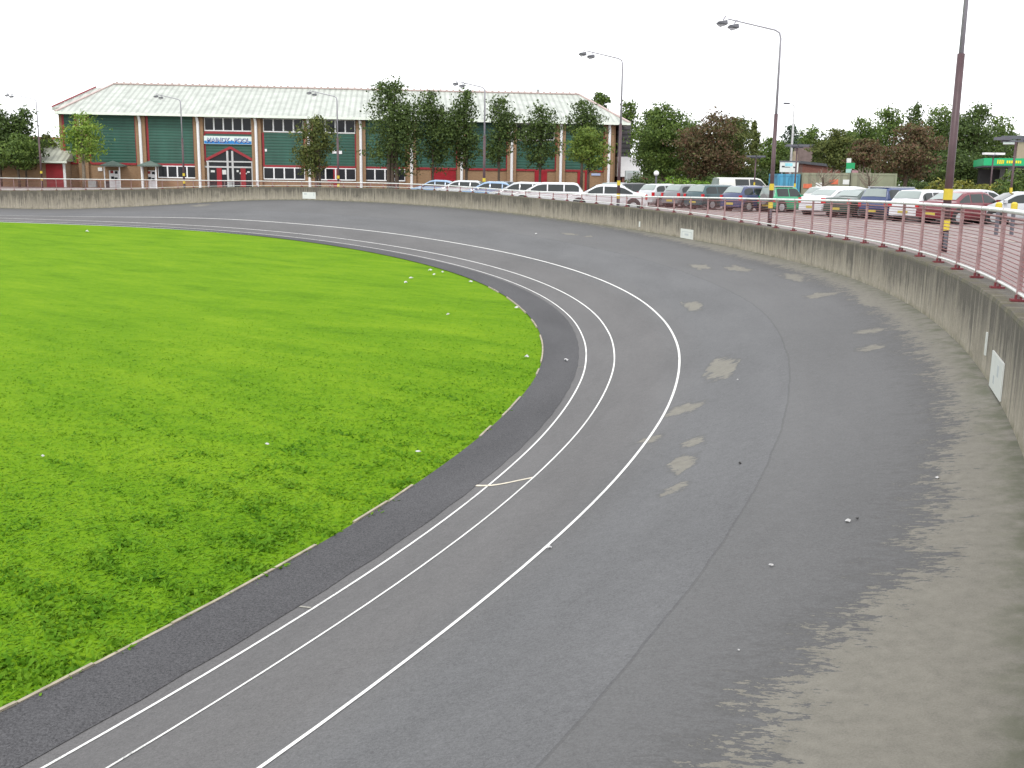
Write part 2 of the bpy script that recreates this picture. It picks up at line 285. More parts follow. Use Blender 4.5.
# ------------------------------------------------------------------ boundary wall
m = bpy.data.materials.new('wall_concrete'); nt, N, L, b = nodes(m); uv = coord(nt, 'UV'); ob = coord(nt)
a = N.new('ShaderNodeAttribute'); a.attribute_name = 'hgt'
st1 = noise(nt, mapping(nt, uv, (7., .35, 1)), 1., 6, .75); st2 = math_(nt, 'ADD', math_(nt, 'MULTIPLY', noise(nt, mapping(nt, uv, (1.1, .5, 1)), 1., 5, .65), .5), math_(nt, 'MULTIPLY', noise(nt, ob, 2.3, 6, .7), .5)); gr = noise(nt, ob, 22, 5, .7)
st1 = ramp(nt, st1, [(.36, (0, 0, 0)), (.64, (1, 1, 1))]); st2 = ramp(nt, st2, [(.38, (0, 0, 0)), (.62, (1, 1, 1))])
basec = ramp(nt, math_(nt, 'ADD', math_(nt, 'MULTIPLY', gr, .5), math_(nt, 'MULTIPLY', st2, .5)), [(.3, (.22, .195, .155)), (.7, (.40, .36, .295))])
dk = math_(nt, 'ADD', math_(nt, 'MULTIPLY', a.outputs['Fac'], .50), math_(nt, 'ADD', math_(nt, 'MULTIPLY', st1, .36), math_(nt, 'MULTIPLY', st2, .40)))
dm = ramp(nt, dk, [(.42, (0, 0, 0)), (.80, (1, 1, 1))])
c = mixc(nt, math_(nt, 'MULTIPLY', dm, .88), basec, (.060, .053, .044))
mos = math_(nt, 'MULTIPLY', ramp(nt, a.outputs['Fac'], [(.0, (1, 1, 1)), (.10, (0, 0, 0)), (.90, (0, 0, 0)), (.96, (1, 1, 1))]), ramp(nt, noise(nt, ob, 4, 5), [(.38, (0, 0, 0)), (.6, (1, 1, 1))]))
c = mixc(nt, math_(nt, 'MULTIPLY', mos, .55), c, (.105, .098, .045))
whi = ramp(nt, noise(nt, mapping(nt, uv, (11., .7, 1)), 1., 4, .7), [(.64, (0, 0, 0)), (.74, (1, 1, 1))]); c = mixc(nt, math_(nt, 'MULTIPLY', whi, .32), c, (.46, .43, .36))
sep = N.new('ShaderNodeSeparateXYZ'); L.new(uv, sep.inputs[0])
jt = math_(nt, 'LESS_THAN', math_(nt, 'PINGPONG', sep.outputs[0], 1.7), .012); c = mixc(nt, math_(nt, 'MULTIPLY', jt, .7), c, (.05, .047, .04))
L.new(c, b.inputs['Base Color']); b.inputs['Roughness'].default_value = .9; bump(nt, b, math_(nt, 'ADD', gr, st1), .4, .02); M_wall = m
WT = .40; Ss = np.r_[np.arange(-30, 110, .5), np.arange(110, 181, 2.)]; pw, nw, _ = plan(Ss); rows = []; uvs = []; hg = []
for i, s in enumerate(Ss):
    o0 = float(wof(s)); zb, zt = float(zW(s)), float(zT(s)); wv = .006*math.sin(s*7)+.005*math.sin(s*17)
    prof = [(o0, zb-.3, 0)]+[(o0, zb+(zt-zb)*k, k) for k in (0, .12, .3, .5, .7, .85, .95)]+[(o0+.012, zt-.008+wv, .99), (o0+.03, zt+wv, 1.), (o0+WT-.02, zt+wv, .82), (o0+WT, zt-.02, .8), (o0+WT, zt-.7, .5)]
    rows.append([(*(pw[i]+nw[i]*o), z) for o, z, k in prof]); hg.append([k for *_, k in prof]); uvs.append([(s, (z-zb)+(o-o0)) for o, z, k in prof])
tag(grid('boundary_wall', rows, M_wall, uvs, {'hgt': hg}), 'long curved stained concrete wall along the outer rim of the banked track', 'wall')
# signs on the wall
M_white = smat('sign_white', (.60, .62, .60), .4, .05, 3); M_grey = smat('faded_print', (.42, .45, .47), .5, .1, 5); M_purple = smat('print_edge', (.30, .25, .30), .5, .1, 4)
def wallpt(s, z, off): p, n_, _ = plan(s); q = p[0]+n_[0]*(float(wof(s))-off); return Vector((q[0], q[1], z+EYE))
def wpanel(mb, s0, s1, z0a, z1a, z0b, z1b, o0, o1):
    a, b_, c_, d = wallpt(s0, z0a, o1), wallpt(s1, z0b, o1), wallpt(s1, z1b, o1), wallpt(s0, z1a, o1)
    e, f_, g_, h_ = wallpt(s0, z0a, o0), wallpt(s1, z0b, o0), wallpt(s1, z1b, o0), wallpt(s0, z1a, o0)
    return mb.add([a, b_, c_, d, e, f_, g_, h_], [(0,1,2,3),(7,6,5,4),(0,4,5,1),(1,5,6,2),(2,6,7,3),(3,7,4,0)])
def wsign(s0, s1, z0, z1, label, bars, nm='wall_sign'):
    p = wallpt((s0+s1)/2, z0, .0); t = thing(nm, p, 0, label, 'sign')
    o = wpanel(MB(), s0, s1, z0, z1, z0, z1, .004, .022).build('panel', M_white); 
    o.parent = t; o.matrix_parent_inverse = Matrix.Translation(-p)
    for (u0, u1, v0, v1) in bars:
        q = wpanel(MB(), s0+(s1-s0)*u0, s0+(s1-s0)*u1, z0+(z1-z0)*v0, z0+(z1-z0)*v1, z0+(z1-z0)*v0, z0+(z1-z0)*v1, .0225, .0255).build('print', M_grey)
        q.parent = t; q.matrix_parent_inverse = Matrix.Translation(-p)
wsign(7.42, 8.33, -2.42, -1.985, 'large white notice board with faded print low on the near end of the wall', [(.30, .42, .5, .8), (.60, .70, .2, .42)])
wsign(8.88, 8.96, -2.15, -1.86, 'narrow upright white strip on the wall next to the large notice board', [], 'marker_strip')
wsign(34.1, 35.2, -2.34, -1.95, 'white notice with a grey framed border low on the wall behind the parked cars', [(.12, .16, .2, .75), (.16, .85, .70, .75), (.85, .89, .2, .75), (.35, .65, .35, .55)])
wsign(74.4, 75.75, -1.86, -1.37, 'white notice with grey print on the far wall before the pool building', [(.30, .88, .62, .82), (.30, .75, .30, .42), (.10, .16, .45, .9)])
wsign(38.95, 39.06, -2.1, -1.86, 'tiny white painted mark on the wall left of the framed notice', [], 'marker_strip')
# ------------------------------------------------------------------ railing on top of the wall
M_galv = smat('galvanised_rail', (.66, .67, .66), .35, .12, 5, .15); M_redp = smat('faded_red_paint', (.26, .105, .105), .5, .3, 4); M_redd = smat('dark_red_paint', (.17, .028, .035), .5, .25, 5)
M_pinkp = smat('worn_pink_paint', (.33, .215, .215), .45, .25, 6)
RS = 8.44+1.47*np.arange(-12, 67); rt = thing('railing', P3(8.44, float(wof(8.44))), 0, 'long red railing with a pale top rail and close horizontal bars on the curved wall', 'railing'); RO = rt.location.copy()
def place(o, t=None): o.parent = t or rt; o.matrix_parent_inverse = Matrix.Translation(-(t or rt).location); return o
def rp(s, z): p, n_, _ = plan(s); q = p[0]+n_[0]*(float(wof(s))+.22); return Vector((q[0], q[1], z))
def rbase(s): return float(zT(s))+.0
def rtop(s): return float(zR(s))
mt = MB(); mbm = MB(); prev = None
fs = np.arange(RS[0], RS[-1]+.01, 1.47/2)
mt.tube([rp(s, rtop(s)) for s in fs], .032, 8); place(mt.build('top_rail', M_galv, smooth=True))
mt = MB(); mt.tube([rp(s, rtop(s)-.085) for s in fs], .017, 6); place(mt.build('upper_bar', M_redp, smooth=True))
mbm.tube([rp(s, rbase(s)+.10) for s in fs], .020, 6); place(mbm.build('bottom_rail', M_galv, smooth=True))
for i, s in enumerate(RS):
    zb, zt = rbase(s), rtop(s); p0, p1 = rp(s, zb), rp(s, zt+.03); _, n_, t_ = plan(s)
    q = MB(); t3 = Vector((*t_[0], 0)); n3 = Vector((*n_[0], 0)); V = []
    for p in (p0, p1):
        for a_, c_ in ((-1, -1), (1, -1), (1, 1), (-1, 1)): V.append(p+t3*a_*.007+n3*c_*.03)
    q.add(V, [(0,1,2,3),(7,6,5,4),(0,4,5,1),(1,5,6,2),(2,6,7,3),(3,7,4,0)])
    V2 = []
    for p in (p0+Vector((0, 0, .003)), p1-Vector((0, 0, .05))):
        for a_, c_ in ((-1.6, .6), (.9, .6), (.9, 1.6), (-1.6, 1.6)): V2.append(p+t3*a_*.012+n3*c_*.02)
    po = place(q.build('post', M_pinkp if i > 1 else M_pinkp))
    f_ = MB(); V = []
    for z_ in (zb+.004, zb+.03):
        for a_, c_ in ((-1, -1), (1, -1), (1, 1), (-1, 1)): V.append(Vector((p0.x, p0.y, z_))+t3*a_*.06+n3*c_*.09)
    f_.add(V, [(0,1,2,3),(7,6,5,4),(0,4,5,1),(1,5,6,2),(2,6,7,3),(3,7,4,0)]); 
    for a_ in (-1, 1): f_.bar(Vector((p0.x, p0.y, zb+.055))+n3*.03*a_-t3*.03, Vector((p0.x, p0.y, zb+.055))+n3*.03*a_+t3*.03, .02, .05)
    fo = f_.build('foot_plate', M_redd); fo.parent = po
    if i+1 < len(RS):
        s2 = RS[i+1]; q = MB(); lo0, lo1 = zb+.10, rbase(s2)+.10; hi0, hi1 = zt-.085, rtop(s2)-.085; nb = max(2, int(round((hi0-lo0)/.055)))
        if s < 48:
            for k in range(1, nb):
                f1 = k/nb; q.bar(rp(s+.03, lo0+(hi0-lo0)*f1), rp(s2-.03, lo1+(hi1-lo1)*f1), .020, .010)
            place(q.build('infill_bars', M_redp))
        else:
            for k in range(1, max(2, nb//2)):
                f1 = k/max(2, nb//2); q.bar(rp(s+.03, lo0+(hi0-lo0)*f1), rp(s2-.03, lo1+(hi1-lo1)*f1), .02, .016)
            place(q.build('infill_bars', M_redp))
# ------------------------------------------------------------------ car park and land outside the wall
m = bpy.data.materials.new('car_park_tarmac'); nt, N, L, b = nodes(m); ob = coord(nt)
c = ramp(nt, math_(nt, 'ADD', math_(nt, 'MULTIPLY', noise(nt, ob, .5, 5), .6), math_(nt, 'MULTIPLY', noise(nt, ob, 30, 3), .45)), [(.35, (.16, .125, .12)), (.7, (.25, .20, .195))])
L.new(c, b.inputs['Base Color']); b.inputs['Roughness'].default_value = .85; M_park = m
def zpark(s, o):
    d = o-float(wof(s)); z0 = min(float(zT(s))-.06, -.02+.33*float(1-sst(20, 34, s))); return z0*(1-float(sst(1., 11., d)))
so = np.r_[.40, .7, 1.2, 2, 3, 4.5, 6, 8, 10, 12, 20, 40, 80, 160, 420]; sg = np.r_[np.arange(-30, 110, 2.), np.arange(110, 184, 6.)]
pg, ng, _ = plan(sg); rows = [[(*(pg[i]+ng[i]*(float(wof(s))+o)), zpark(s, float(wof(s))+o)) for o in so] for i, s in enumerate(sg)]
grid('car_park', rows, M_park, smooth=True, kind='structure')
for o0 in (6.2, 10.4):      # faded white lines of the drive behind the railing
    ss = np.arange(-4, 70, 2.); pp, nn, _ = plan(ss)
    grid('painted_line', [[(*(pp[i]+nn[i]*(float(wof(s))+o0+e)), zpark(s, float(wof(s))+o0+e)+.012) for e in (-.05, .05)] for i, s in enumerate(ss)], M_cream, kind='structure')
# ------------------------------------------------------------------ pool building
def brick(name, c1, c2, mortar, bw=.24, bh=.075):
    m = bpy.data.materials.new(name); nt, N, L, b = nodes(m); ob = coord(nt)
    t = N.new('ShaderNodeTexBrick'); t.inputs['Color1'].default_value = (*c1, 1); t.inputs['Color2'].default_value = (*c2, 1); t.inputs['Mortar'].default_value = (*mortar, 1)
    t.inputs['Scale'].default_value = 1; t.inputs['Brick Width'].default_value = bw; t.inputs['Row Height'].default_value = bh; t.inputs['Mortar Size'].default_value = .01
    mp = N.new('ShaderNodeMapping'); mp.inputs['Rotation'].default_value = (R(90), 0, 0); L.new(ob, mp.inputs[0]); L.new(mp.outputs[0], t.inputs[0])
    c = mixc(nt, math_(nt, 'MULTIPLY', noise(nt, ob, .6, 5), .5), t.outputs[0], tuple(.6*x for x in c2)); L.new(c, b.inputs['Base Color']); b.inputs['Roughness'].default_value = .9; return m
M_brick = brick('tan_brick', (.34, .20, .095), (.27, .15, .07), (.30, .25, .19)); M_rbrick = brick('red_brick', (.22, .07, .045), (.17, .05, .035), (.2, .16, .14))
def striped(name, col, axis, period, depth=.35, rough=.5, var=.2):
    m = bpy.data.materials.new(name); nt, N, L, b = nodes(m); ob = coord(nt); sep = N.new('ShaderNodeSeparateXYZ'); L.new(ob, sep.inputs[0])
    w = math_(nt, 'PINGPONG', sep.outputs[axis], period/2); h = ramp(nt, math_(nt, 'DIVIDE', w, period/2), [(.30, (0, 0, 0)), (.45, (1, 1, 1))])
    n_ = noise(nt, mapping(nt, ob, (1, 1, .35)), .8, 5)
    c = ramp(nt, n_, [(.3, tuple(x*(1-var) for x in col)), (.7, tuple(min(1, x*(1+var)) for x in col))])
    L.new(mixc(nt, h, mixc(nt, depth, c, (0, 0, 0)), c), b.inputs['Base Color']); b.inputs['Roughness'].default_value = rough; bump(nt, b, h, .5, .03); return m
M_green = striped('green_cladding', (.022, .095, .068), 2, .30, .3)
M_roof = striped('pale_roof_sheet', (.375, .40, .36), 0, .62, .24, .5, .2); M_louv = striped('louvre', (.06, .055, .06), 2, .5, .6)
M_frame = smat('white_frame', (.74, .75, .76), .4, .05, 3); M_trim = smat('red_trim', (.27, .022, .03), .45, .15, 3); M_reddoor = smat('red_door', (.27, .010, .018), .4, .15, 2)
M_glass = glassm(); M_gutter = smat('white_gutter', (.70, .76, .68), .5, .08, 3); M_ridge = smat('pinkish_ridge', (.42, .33, .31), .7, .15, 3); M_grille = smat('grey_metal', (.3, .32, .32), .5, .15, 3)
A0 = at(63, 185, 112.); A1 = at(614, 187, 118.); A0.z = A1.z = -.02
FA = math.atan2(A1.y-A0.y, A1.x-A0.x); FL = (A1-A0).length
bt = thing('pool_building', A0, FA, 'long green clad pool building with brick base and pale hipped metal roof', 'building')
Un = Vector((math.cos(FA), math.sin(FA), 0)); Vn = Vector((-math.sin(FA), math.cos(FA), 0))
def fac(px, py, v=0.):      # where the line of sight meets the facade plane (set back v): local u, z
    d = ray(px, py); o = Vector((0, 0, EYE)); t = ((A0+Vn*v-o).dot(Vn))/d.dot(Vn); q = o+d*t-A0; return q.dot(Un), q.z
def fu(px, py=150, v=0.): return fac(px, py, v)[0]
def fz(py, px=230, v=0.): return fac(px, py, v)[1]
DEP = 30.; ZE = fz(114.8, 200); ZP = fz(165.5, 300); ZS0 = fz(179.8, 290); ZUP = fz(132.6, 260)
wl = MB().box(0, FL, 0, DEP, -.3, ZE-.05).build('wall', M_brick, bt)
def rect(name, px0, px1, z0, z1, mat, off=.03, th=.06, par=None): return MB().box(fu(px0), fu(px1), -off-th, -off+.02, z0, z1).build(name, mat, par or bt)
pil = [83.5, 142, 199.5, 257, 309.5, 361, 411.5, 461.5, 511.5, 560.5, 608.5]
for p in pil:
    u = fu(p); pr = MB().box(u-.48, u+.50, -.35, 0.01, -.3, ZE-.1).build('pillar', M_brick, bt)
    MB().tube([(u-.1, -.62, ZE-.05), (u, -.43, ZE-.8), (u, -.43, -.2)], .15, 8).build('downpipe', M_frame, bt)
def pane_row(z0, z1, px0, px1, n, doorred=()):
    u0, u1 = fu(px0), fu(px1); fr = MB(); fr.box(u0, u1, -.11, -.02, z0, z0+.12); fr.box(u0, u1, -.112, -.02, z1-.09, z1)
    w = (u1-u0)/n
    for k in range(n+1): fr.box(u0+k*w-.07 if k else u0, u0+k*w+.07 if k < n else u1, -.108, -.02, z0+.12, z1-.09)
    f = fr.build('window', M_frame, bt)
    for k in range(n): MB().box(u0+k*w+.07, u0+(k+1)*w-.07, -.06, -.045, z0+.12, z1-.09).build('pane', M_glass, f)
    return f
def panel(px0, px1, z0, z1):
    u0, u1 = fu(px0), fu(px1); MB().box(u0, u1, -.07, .01, z0, z1).build('cladding_panel', M_green, bt)
    t = MB(); t.box(u0-.22, u0, -.10, .01, z0-.15, z1); t.box(u1, u1+.22, -.10, .01, z0-.15, z1); t.box(u0, u1, -.102, .01, z0-.22, z0); t.build('trim', M_trim, bt)
ZTOP = ZE-.12
panel(66, 76, ZP, ZTOP); panel(91, 136, ZP, ZTOP); panel(149.5, 194, ZP, ZTOP)
panel(264.5, 303.5, ZP, ZUP); panel(316.5, 355, ZP, ZUP); panel(365.5, 405.5, ZP, ZTOP); panel(416, 456, ZP, ZTOP); panel(466, 506, ZP, ZTOP); panel(516, 555, ZP, ZUP-.4); panel(565, 603, ZP, ZTOP)
pane_row(ZS0, ZP-.22, 157, 196, 4); pane_row(ZS0, ZP-.22, 263, 304.5, 4); pane_row(ZS0, ZP-.22, 315, 355.5, 4); pane_row(ZS0, ZP-.22, 364.5, 405, 4)
pane_row(ZUP+.06, ZTOP-.1, 264, 304, 4); pane_row(ZUP+.06, ZTOP-.1, 316, 355.5, 4); pane_row(ZUP+.06, ZTOP-.1, 205.5, 252.5, 5); pane_row(ZUP-.3, ZTOP-.1, 516, 554, 4)
rect('trim', 205, 253, ZUP-.2, ZUP+.05, M_trim)
# entrance bay: green panel with a gable, glazed screen and two red doors
zg0, zg1 = fz(160, 230), fz(147.5, 230); zt1, zt2 = fz(161.2, 230), fz(166.5, 230)
ul, uc, ur = fu(206), fu(230.5), fu(253)
g = MB(); zr = ZUP-.2; g.add([(ul, -.05, zg0), (ul, -.05, zr), (ur, -.05, zr), (ur, -.05, zg0), (uc, -.05, zg1)], [(0, 1, 2, 4), (0, 4, 1)][:0]+[(0, 1, 2, 3, 4)]); g.add([(ul, .01, zg0), (ul, .01, zr), (ur, .01, zr), (ur, .01, zg0), (uc, .01, zg1)], [(0, 1, 2, 3, 4)]); g.build('cladding_panel', M_green, bt)
g = MB(); g.bar((ul, -.13, zg0), (uc, -.13, zg1), .14, .26); g.bar((uc, -.131, zg1), (ur, -.131, zg0), .14, .26); g.box(ul-.22, ul, -.10, .01, zg0-.2, zr); g.box(ur, ur+.22, -.10, .01, zg0-.2, zr); g.build('gable_trim', M_trim, bt)
MB().add([(ul, -.02, 0), (ur, -.02, 0), (ur, -.02, zg0), (uc, -.02, zg1), (ul, -.02, zg0)], [(0, 1, 2, 3, 4)]).build('entrance_glazing', M_glass, bt)
g = MB(); g.box(ul, ur, -.16, -.02, zt1-.12, zt1+.02); g.box(ul-.2, ur+.2, -.162, -.02, zt2-.14, zt2+.02)
for p, zt_ in ((207.5, zt1), (227.3, zg1-.35), (232.3, zg1-.35), (252, zt1)): u = fu(p); g.box(u-.10, u+.10, -.164, -.02, 0, zt_)
g.build('entrance_frame', smat('dull_frame', (.46, .47, .47), .5, .08, 3), bt)
for a, b_ in ((216, 221), (240, 245)): MB().box(fu(a), fu(b_), -.13, -.03, 0, zt2-.16).build('door', M_reddoor, bt)
for p0, p1, y0, y1 in ((210, 214, 170.5, 172.5), (221.5, 225.5, 170, 174.5), (236, 238, 170, 172), (239, 242, 172.3, 174), (246.5, 249, 171, 172.5), (243.3, 246, 172.5, 174)):
    MB().box(fu(p0), fu(p1), -.055, -.025, fz(y1), fz(y0)).build('poster', M_white, bt)
MB().box(fu(228.6), fu(231.4), -.40, -.17, 0, fz(179.5)).build('notice_board', M_grille, bt)
# name board
zb0, zb1, zbm = fz(144.3, 230), fz(136.3, 230), fz(141.0, 230); sg_ = MB().box(fu(204.8), fu(252.3), -.26, -.08, zb0, zb1).build('name_board', smat('sign_pale', (.62, .72, .70), .5, .05), bt)
MB().box(fu(204.8)+.03, fu(252.3)-.03, -.268, -.262, zb0+.03, zbm).build('blue_band', smat('sign_blue', (.02, .20, .52), .5, .08), sg_)
def text(txt, size, loc, par, mat, name='lettering', sx=1., rot=(R(90), 0, 0), ext=.006, off=.018):
    cu = bpy.data.curves.new('lettering', 'FONT'); cu.body = txt; cu.size = size; cu.extrude = ext; cu.align_x = 'CENTER'; cu.align_y = 'CENTER'; cu.offset = size*off
    o = bpy.data.objects.new('lettering_curve', cu); COL.objects.link(o); dg = bpy.context.evaluated_depsgraph_get()
    me = bpy.data.meshes.new_from_object(o.evaluated_get(dg)); bpy.data.objects.remove(o)
    q = bpy.data.objects.new(name, me); me.materials.clear(); me.materials.append(mat); COL.objects.link(q); q.parent = par; q.location = loc; q.rotation_euler = rot; q.scale = (sx, 1, 1); return q
uc_ = (fu(204.8)+fu(252.3))/2; lw = fu(252.3)-fu(204.8)
M_dkblue = smat('letter_shadow', (.03, .05, .22), .5, .05)
l1 = text('MAINDY · POOL', (zb1-zb0)*.80, (uc_+.04, -.276, (zb0+zb1)/2-.05), sg_, M_dkblue, off=.055); k = lw*.88/max(l1.dimensions.x, .1) if l1.dimensions.x else 1
bpy.context.view_layer.update(); k = lw*.90/l1.dimensions.x; l1.scale = (k, 1, 1)
l2 = text('MAINDY · POOL', (zb1-zb0)*.80, (uc_, -.292, (zb0+zb1)/2-.01), sg_, smat('letter_face', (.55, .60, .66), .5, .05), off=-.004); l2.scale = (k, 1, 1)
# porches, small doors
for p0, p1, pc in ((105.5, 124.5, 114.3), (142.5, 160.5, 151.5)):
    u0, u1, u2 = fu(p0), fu(p1), fu(pc); ze_, za = fz(165.3, pc, -1.2), fz(160.6, pc, -1.2); f = MB()
    f.box(u0+.15, u0+.25, -1.7, -1.6, 0, ze_); f.box(u1-.25, u1-.15, -1.7, -1.6, 0, ze_); f.box(u0+.15, u1-.15, -1.69, -1.61, ze_-.14, ze_-.01); f.box(u0+.16, u0+.24, -1.6, -.02, ze_-.14, ze_-.012); f.box(u1-.24, u1-.16, -1.6, -.02, ze_-.14, ze_-.012); po = f.build('porch', M_frame, bt)
    MB().add([(u0-.15, -2., ze_), (u1+.15, -2., ze_), (u1+.15, -.05, ze_), (u0-.15, -.05, ze_), (u2, -.9, za), (u0-.15, -2., ze_-.12), (u1+.15, -2., ze_-.12), (u1+.15, -.05, ze_-.12), (u0-.15, -.05, ze_-.12)], [(0,1,4),(1,2,4),(2,3,4),(3,0,4),(0,5,6,1),(1,6,7,2),(3,8,5,0),(5,8,7,6)]).build('porch_roof', smat('porch_slate', (.11, .15, .13), .7), po)
    MB().box(u2-.65, u2+.35, -.12, -.03, 0, fz(170.5, pc)).build('door', M_frame, bt)
    for k_, (dx, zz) in enumerate(((-.5, 1.5), (-.05, 1.45), (-.45, .9), (-.1, .8))): MB().box(u2+dx, u2+dx+.3, -.14, -.122, zz, zz+.28).build('notice', M_reddoor if k_ == 0 else M_glass, bt)
rect('vent_grille', 97, 101.2, fz(171, 99), fz(167.5, 99), M_frame); rect('electric_cabinet', 87.5, 95.5, 0, fz(180.2, 92), M_grille, .05, .5)
rect('louvre_door', 104, 110, 0, fz(181, 107), M_louv, .02)
for a, b_ in ((431, 456), (535, 547.5), (578, 582.5), (585.5, 589.5)): rect('door', a, b_, 0, fz(170.3, a)+.0, M_reddoor)
rect('door', 333, 337, 0, fz(169, 335), M_reddoor); rect('red_sill', 327, 340, fz(182, 333), fz(180, 333), M_trim, .12)
rect('sign_plate', 592, 601, fz(175.6, 596), fz(173.4, 596), smat('pale_blue_plate', (.35, .42, .6)))
rect('lamp_plate', 265, 267, fz(151.5, 266), fz(149, 266), M_frame, .08); rect('lamp_plate', 332, 336.5, fz(153.5, 334), fz(150.5, 334), M_frame, .08); rect('lamp_plate', 338, 342, fz(154, 340), fz(150.8, 340), M_frame, .08)
# roof: truncated hip, with gutter and ridge capping
ov = 1.0; RV = 9.5
e0, e1 = fu(55.5, 112, -ov), fu(629.5, 123, -ov); r0, r1 = fu(113.5, 85, RV), fu(579, 93, RV); zr0 = fz(88.2, 300, RV); ze = ZE
def hip(e0, e1, r0, r1, v0, v1, v2, v3, ze, zr, name, par):
    f = MB(); f.add([(e0, v0, ze), (e1, v0, ze), (e1, v3, ze), (e0, v3, ze), (r0, v1, zr), (r1, v1, zr), (r1, v2, zr), (r0, v2, zr)], [(0,1,5,4),(1,2,6,5),(2,3,7,6),(3,0,4,7),(4,5,6,7),(0,3,2,1)]); o = f.build(name, M_roof, par)
    f = MB(); f.bar((e0, v0-.06, ze-.11), (e1, v0-.06, ze-.11), .16, .26); f.bar((e0-.06, v0, ze-.112), (e0-.06, v3, ze-.112), .16, .26); f.bar((e1+.06, v0, ze-.112), (e1+.06, v3, ze-.112), .16, .26); f.build('gutter', M_gutter, o)
    f = MB(); f.bar((r0, v1, zr+.04), (r1, v1, zr+.04), .5, .16); f.bar((r0, v1, zr+.03), (e0, v0, ze+.06), .3, .12); f.bar((r1, v1, zr+.03), (e1, v0, ze+.06), .3, .12)
    n = 70
    for k_ in range(n): u = r0+(r1-r0)*(k_+.5)/n; f.box(u-.09, u+.09, v1-.2, v1+.2, zr+.10, zr+.24)
    f.build('ridge_cap', M_ridge, o); return o
ro = hip(e0, e1, r0, r1, -ov, RV, DEP-RV, DEP+ov, ze, zr0, 'roof', bt)
MB().box(-.2, FL+.2, -.7, .4, ZE-.24, ZE-.20).build('soffit', smat('dark_soffit', (.05, .05, .045), .8), bt)
# rear wing roof showing past the left hip
f = MB(); u0, z0 = fac(52, 107.5, 6.); u1, z1 = fac(96, 87.6, 14.)
f.add([(u0, 6., z0), (u1+20, 6., z0), (u1+20, 14., z1), (u1, 14., z1), (u0, 6., z0-.3), (u1+20, 6., z0-.3), (u1, 14., z1-.3), (u1+20, 14., z1-.3)], [(0,1,2,3),(4,6,7,5),(0,4,5,1),(0,3,6,4),(3,2,7,6),(1,5,7,2)]); rr = f.build('rear_roof', M_roof, bt)
MB().bar((u0, 6., z0+.1), (u1, 14., z1+.1), .14, .12).build('verge', M_trim, rr)
a_ = MB(); u, z = fac(268, 84, RV); a_.tube([(u, RV, zr0), (u, RV, zr0+1.5)], .03, 6); a_.bar((u-.4, RV, zr0+1.2), (u+.35, RV, zr0+1.25), .03, .03); 
for k_ in range(4): a_.bar((u-.3+.2*k_, RV-.3, zr0+1.2), (u-.3+.2*k_, RV+.3, zr0+1.2), .02, .02)
a_.build('aerial', M_grille, bt)
u = fu(538, 90, RV+1); MB().tube([(u, RV+1, zr0-.2), (u, RV+1, zr0+.55)], .16, 8).build('vent_pipe', M_grille, bt); u = fu(518, 93, RV+1); MB().box(u-.9, u+.9, RV+.8, RV+1.3, zr0+.05, zr0+.2).build('roof_vent', M_gutter, bt)
# neighbours of the pool building
lb = at(66, 186, 110.); lb.z = 0; lt = thing('brick_annex', lb, FA, 'low tan brick annex with red door left of the green clad building', 'building')
def lf(px, py, v=0.):
    d = ray(px, py); o = Vector((0, 0, EYE)); t = ((lb+Vn*v-o).dot(Vn))/d.dot(Vn); q = o+d*t-lb; return q.dot(Un), q.z
zl = lf(40, 161)[1]; MB().box(-24, 0, 0, 9, -.3, zl).build('wall', M_brick, lt)
u0, z0 = lf(-60, 161, -.4); ur_, zr_ = lf(54, 138.5, 5.)
f = MB(); f.add([(-25, -.5, zl), (.3, -.5, zl), (.3, 5, zr_), (-25, 5, zr_), (.3, 10, zl), (-25, 10, zl)], [(0,1,2,3),(3,2,4,5),(1,4,2),(0,3,5),(0,5,4,1)]); rf = f.build('roof', striped('weathered_roof', (.33, .34, .27), 0, .6, .3), lt)
MB().bar((-25, -.55, zl-.08), (.4, -.55, zl-.08), .15, .2).build('gutter', M_gutter, rf); MB().bar((-25, 5, zr_+.03), (.3, 5, zr_+.03), .4, .18).build('ridge_cap', smat('terracotta', (.38, .12, .07)), rf)
u0, u1 = lf(46.5, 175)[0], lf(63.5, 175)[0]; dd = MB().box(u0, u1, -.08, .02, 0, lf(50, 164)[1]).build('door', M_reddoor, lt); MB().box(u1+.02, u1+.25, -.12, .02, 0, zl).build('downpipe', M_frame, lt)
rb = at(613.5, 186, 120.); rb.z = 0; rt2 = thing('side_annex', rb, FA, 'low annex with white fascia and red brick base right of the pool building', 'building')
MB().box(1.0, 4.2, .3, 14, -.3, 1.9).build('wall', M_rbrick, rt2); MB().box(.4, 3.0, .1, 14, 1.9, 4.1).build('fascia', M_frame, rt2); MB().box(.4, 1.9, .5, 12, 4.1, 8.0).build('louvre_screen', M_louv, rt2); MB().box(3., 9, 1.5, 10, -.3, 1.7).build('rear_wall', M_rbrick, rt2)
ds = at(632, 178, 116); t = thing('door_hut', (ds.x, ds.y, 0), FA, 'pale grey metal cabinet against the red brick wall of the side annex', 'cabinet'); MB().box(-.75, .75, -.3, .3, 0, 2.55).build('body', smat('pale_cabinet', (.4, .45, .45)), t); MB().box(-.6, -.05, -.33, -.3, .2, 2.3).build('door', M_grille, t); MB().box(.05, .6, -.33, -.3, .2, 2.3).build('door', M_grille, t)
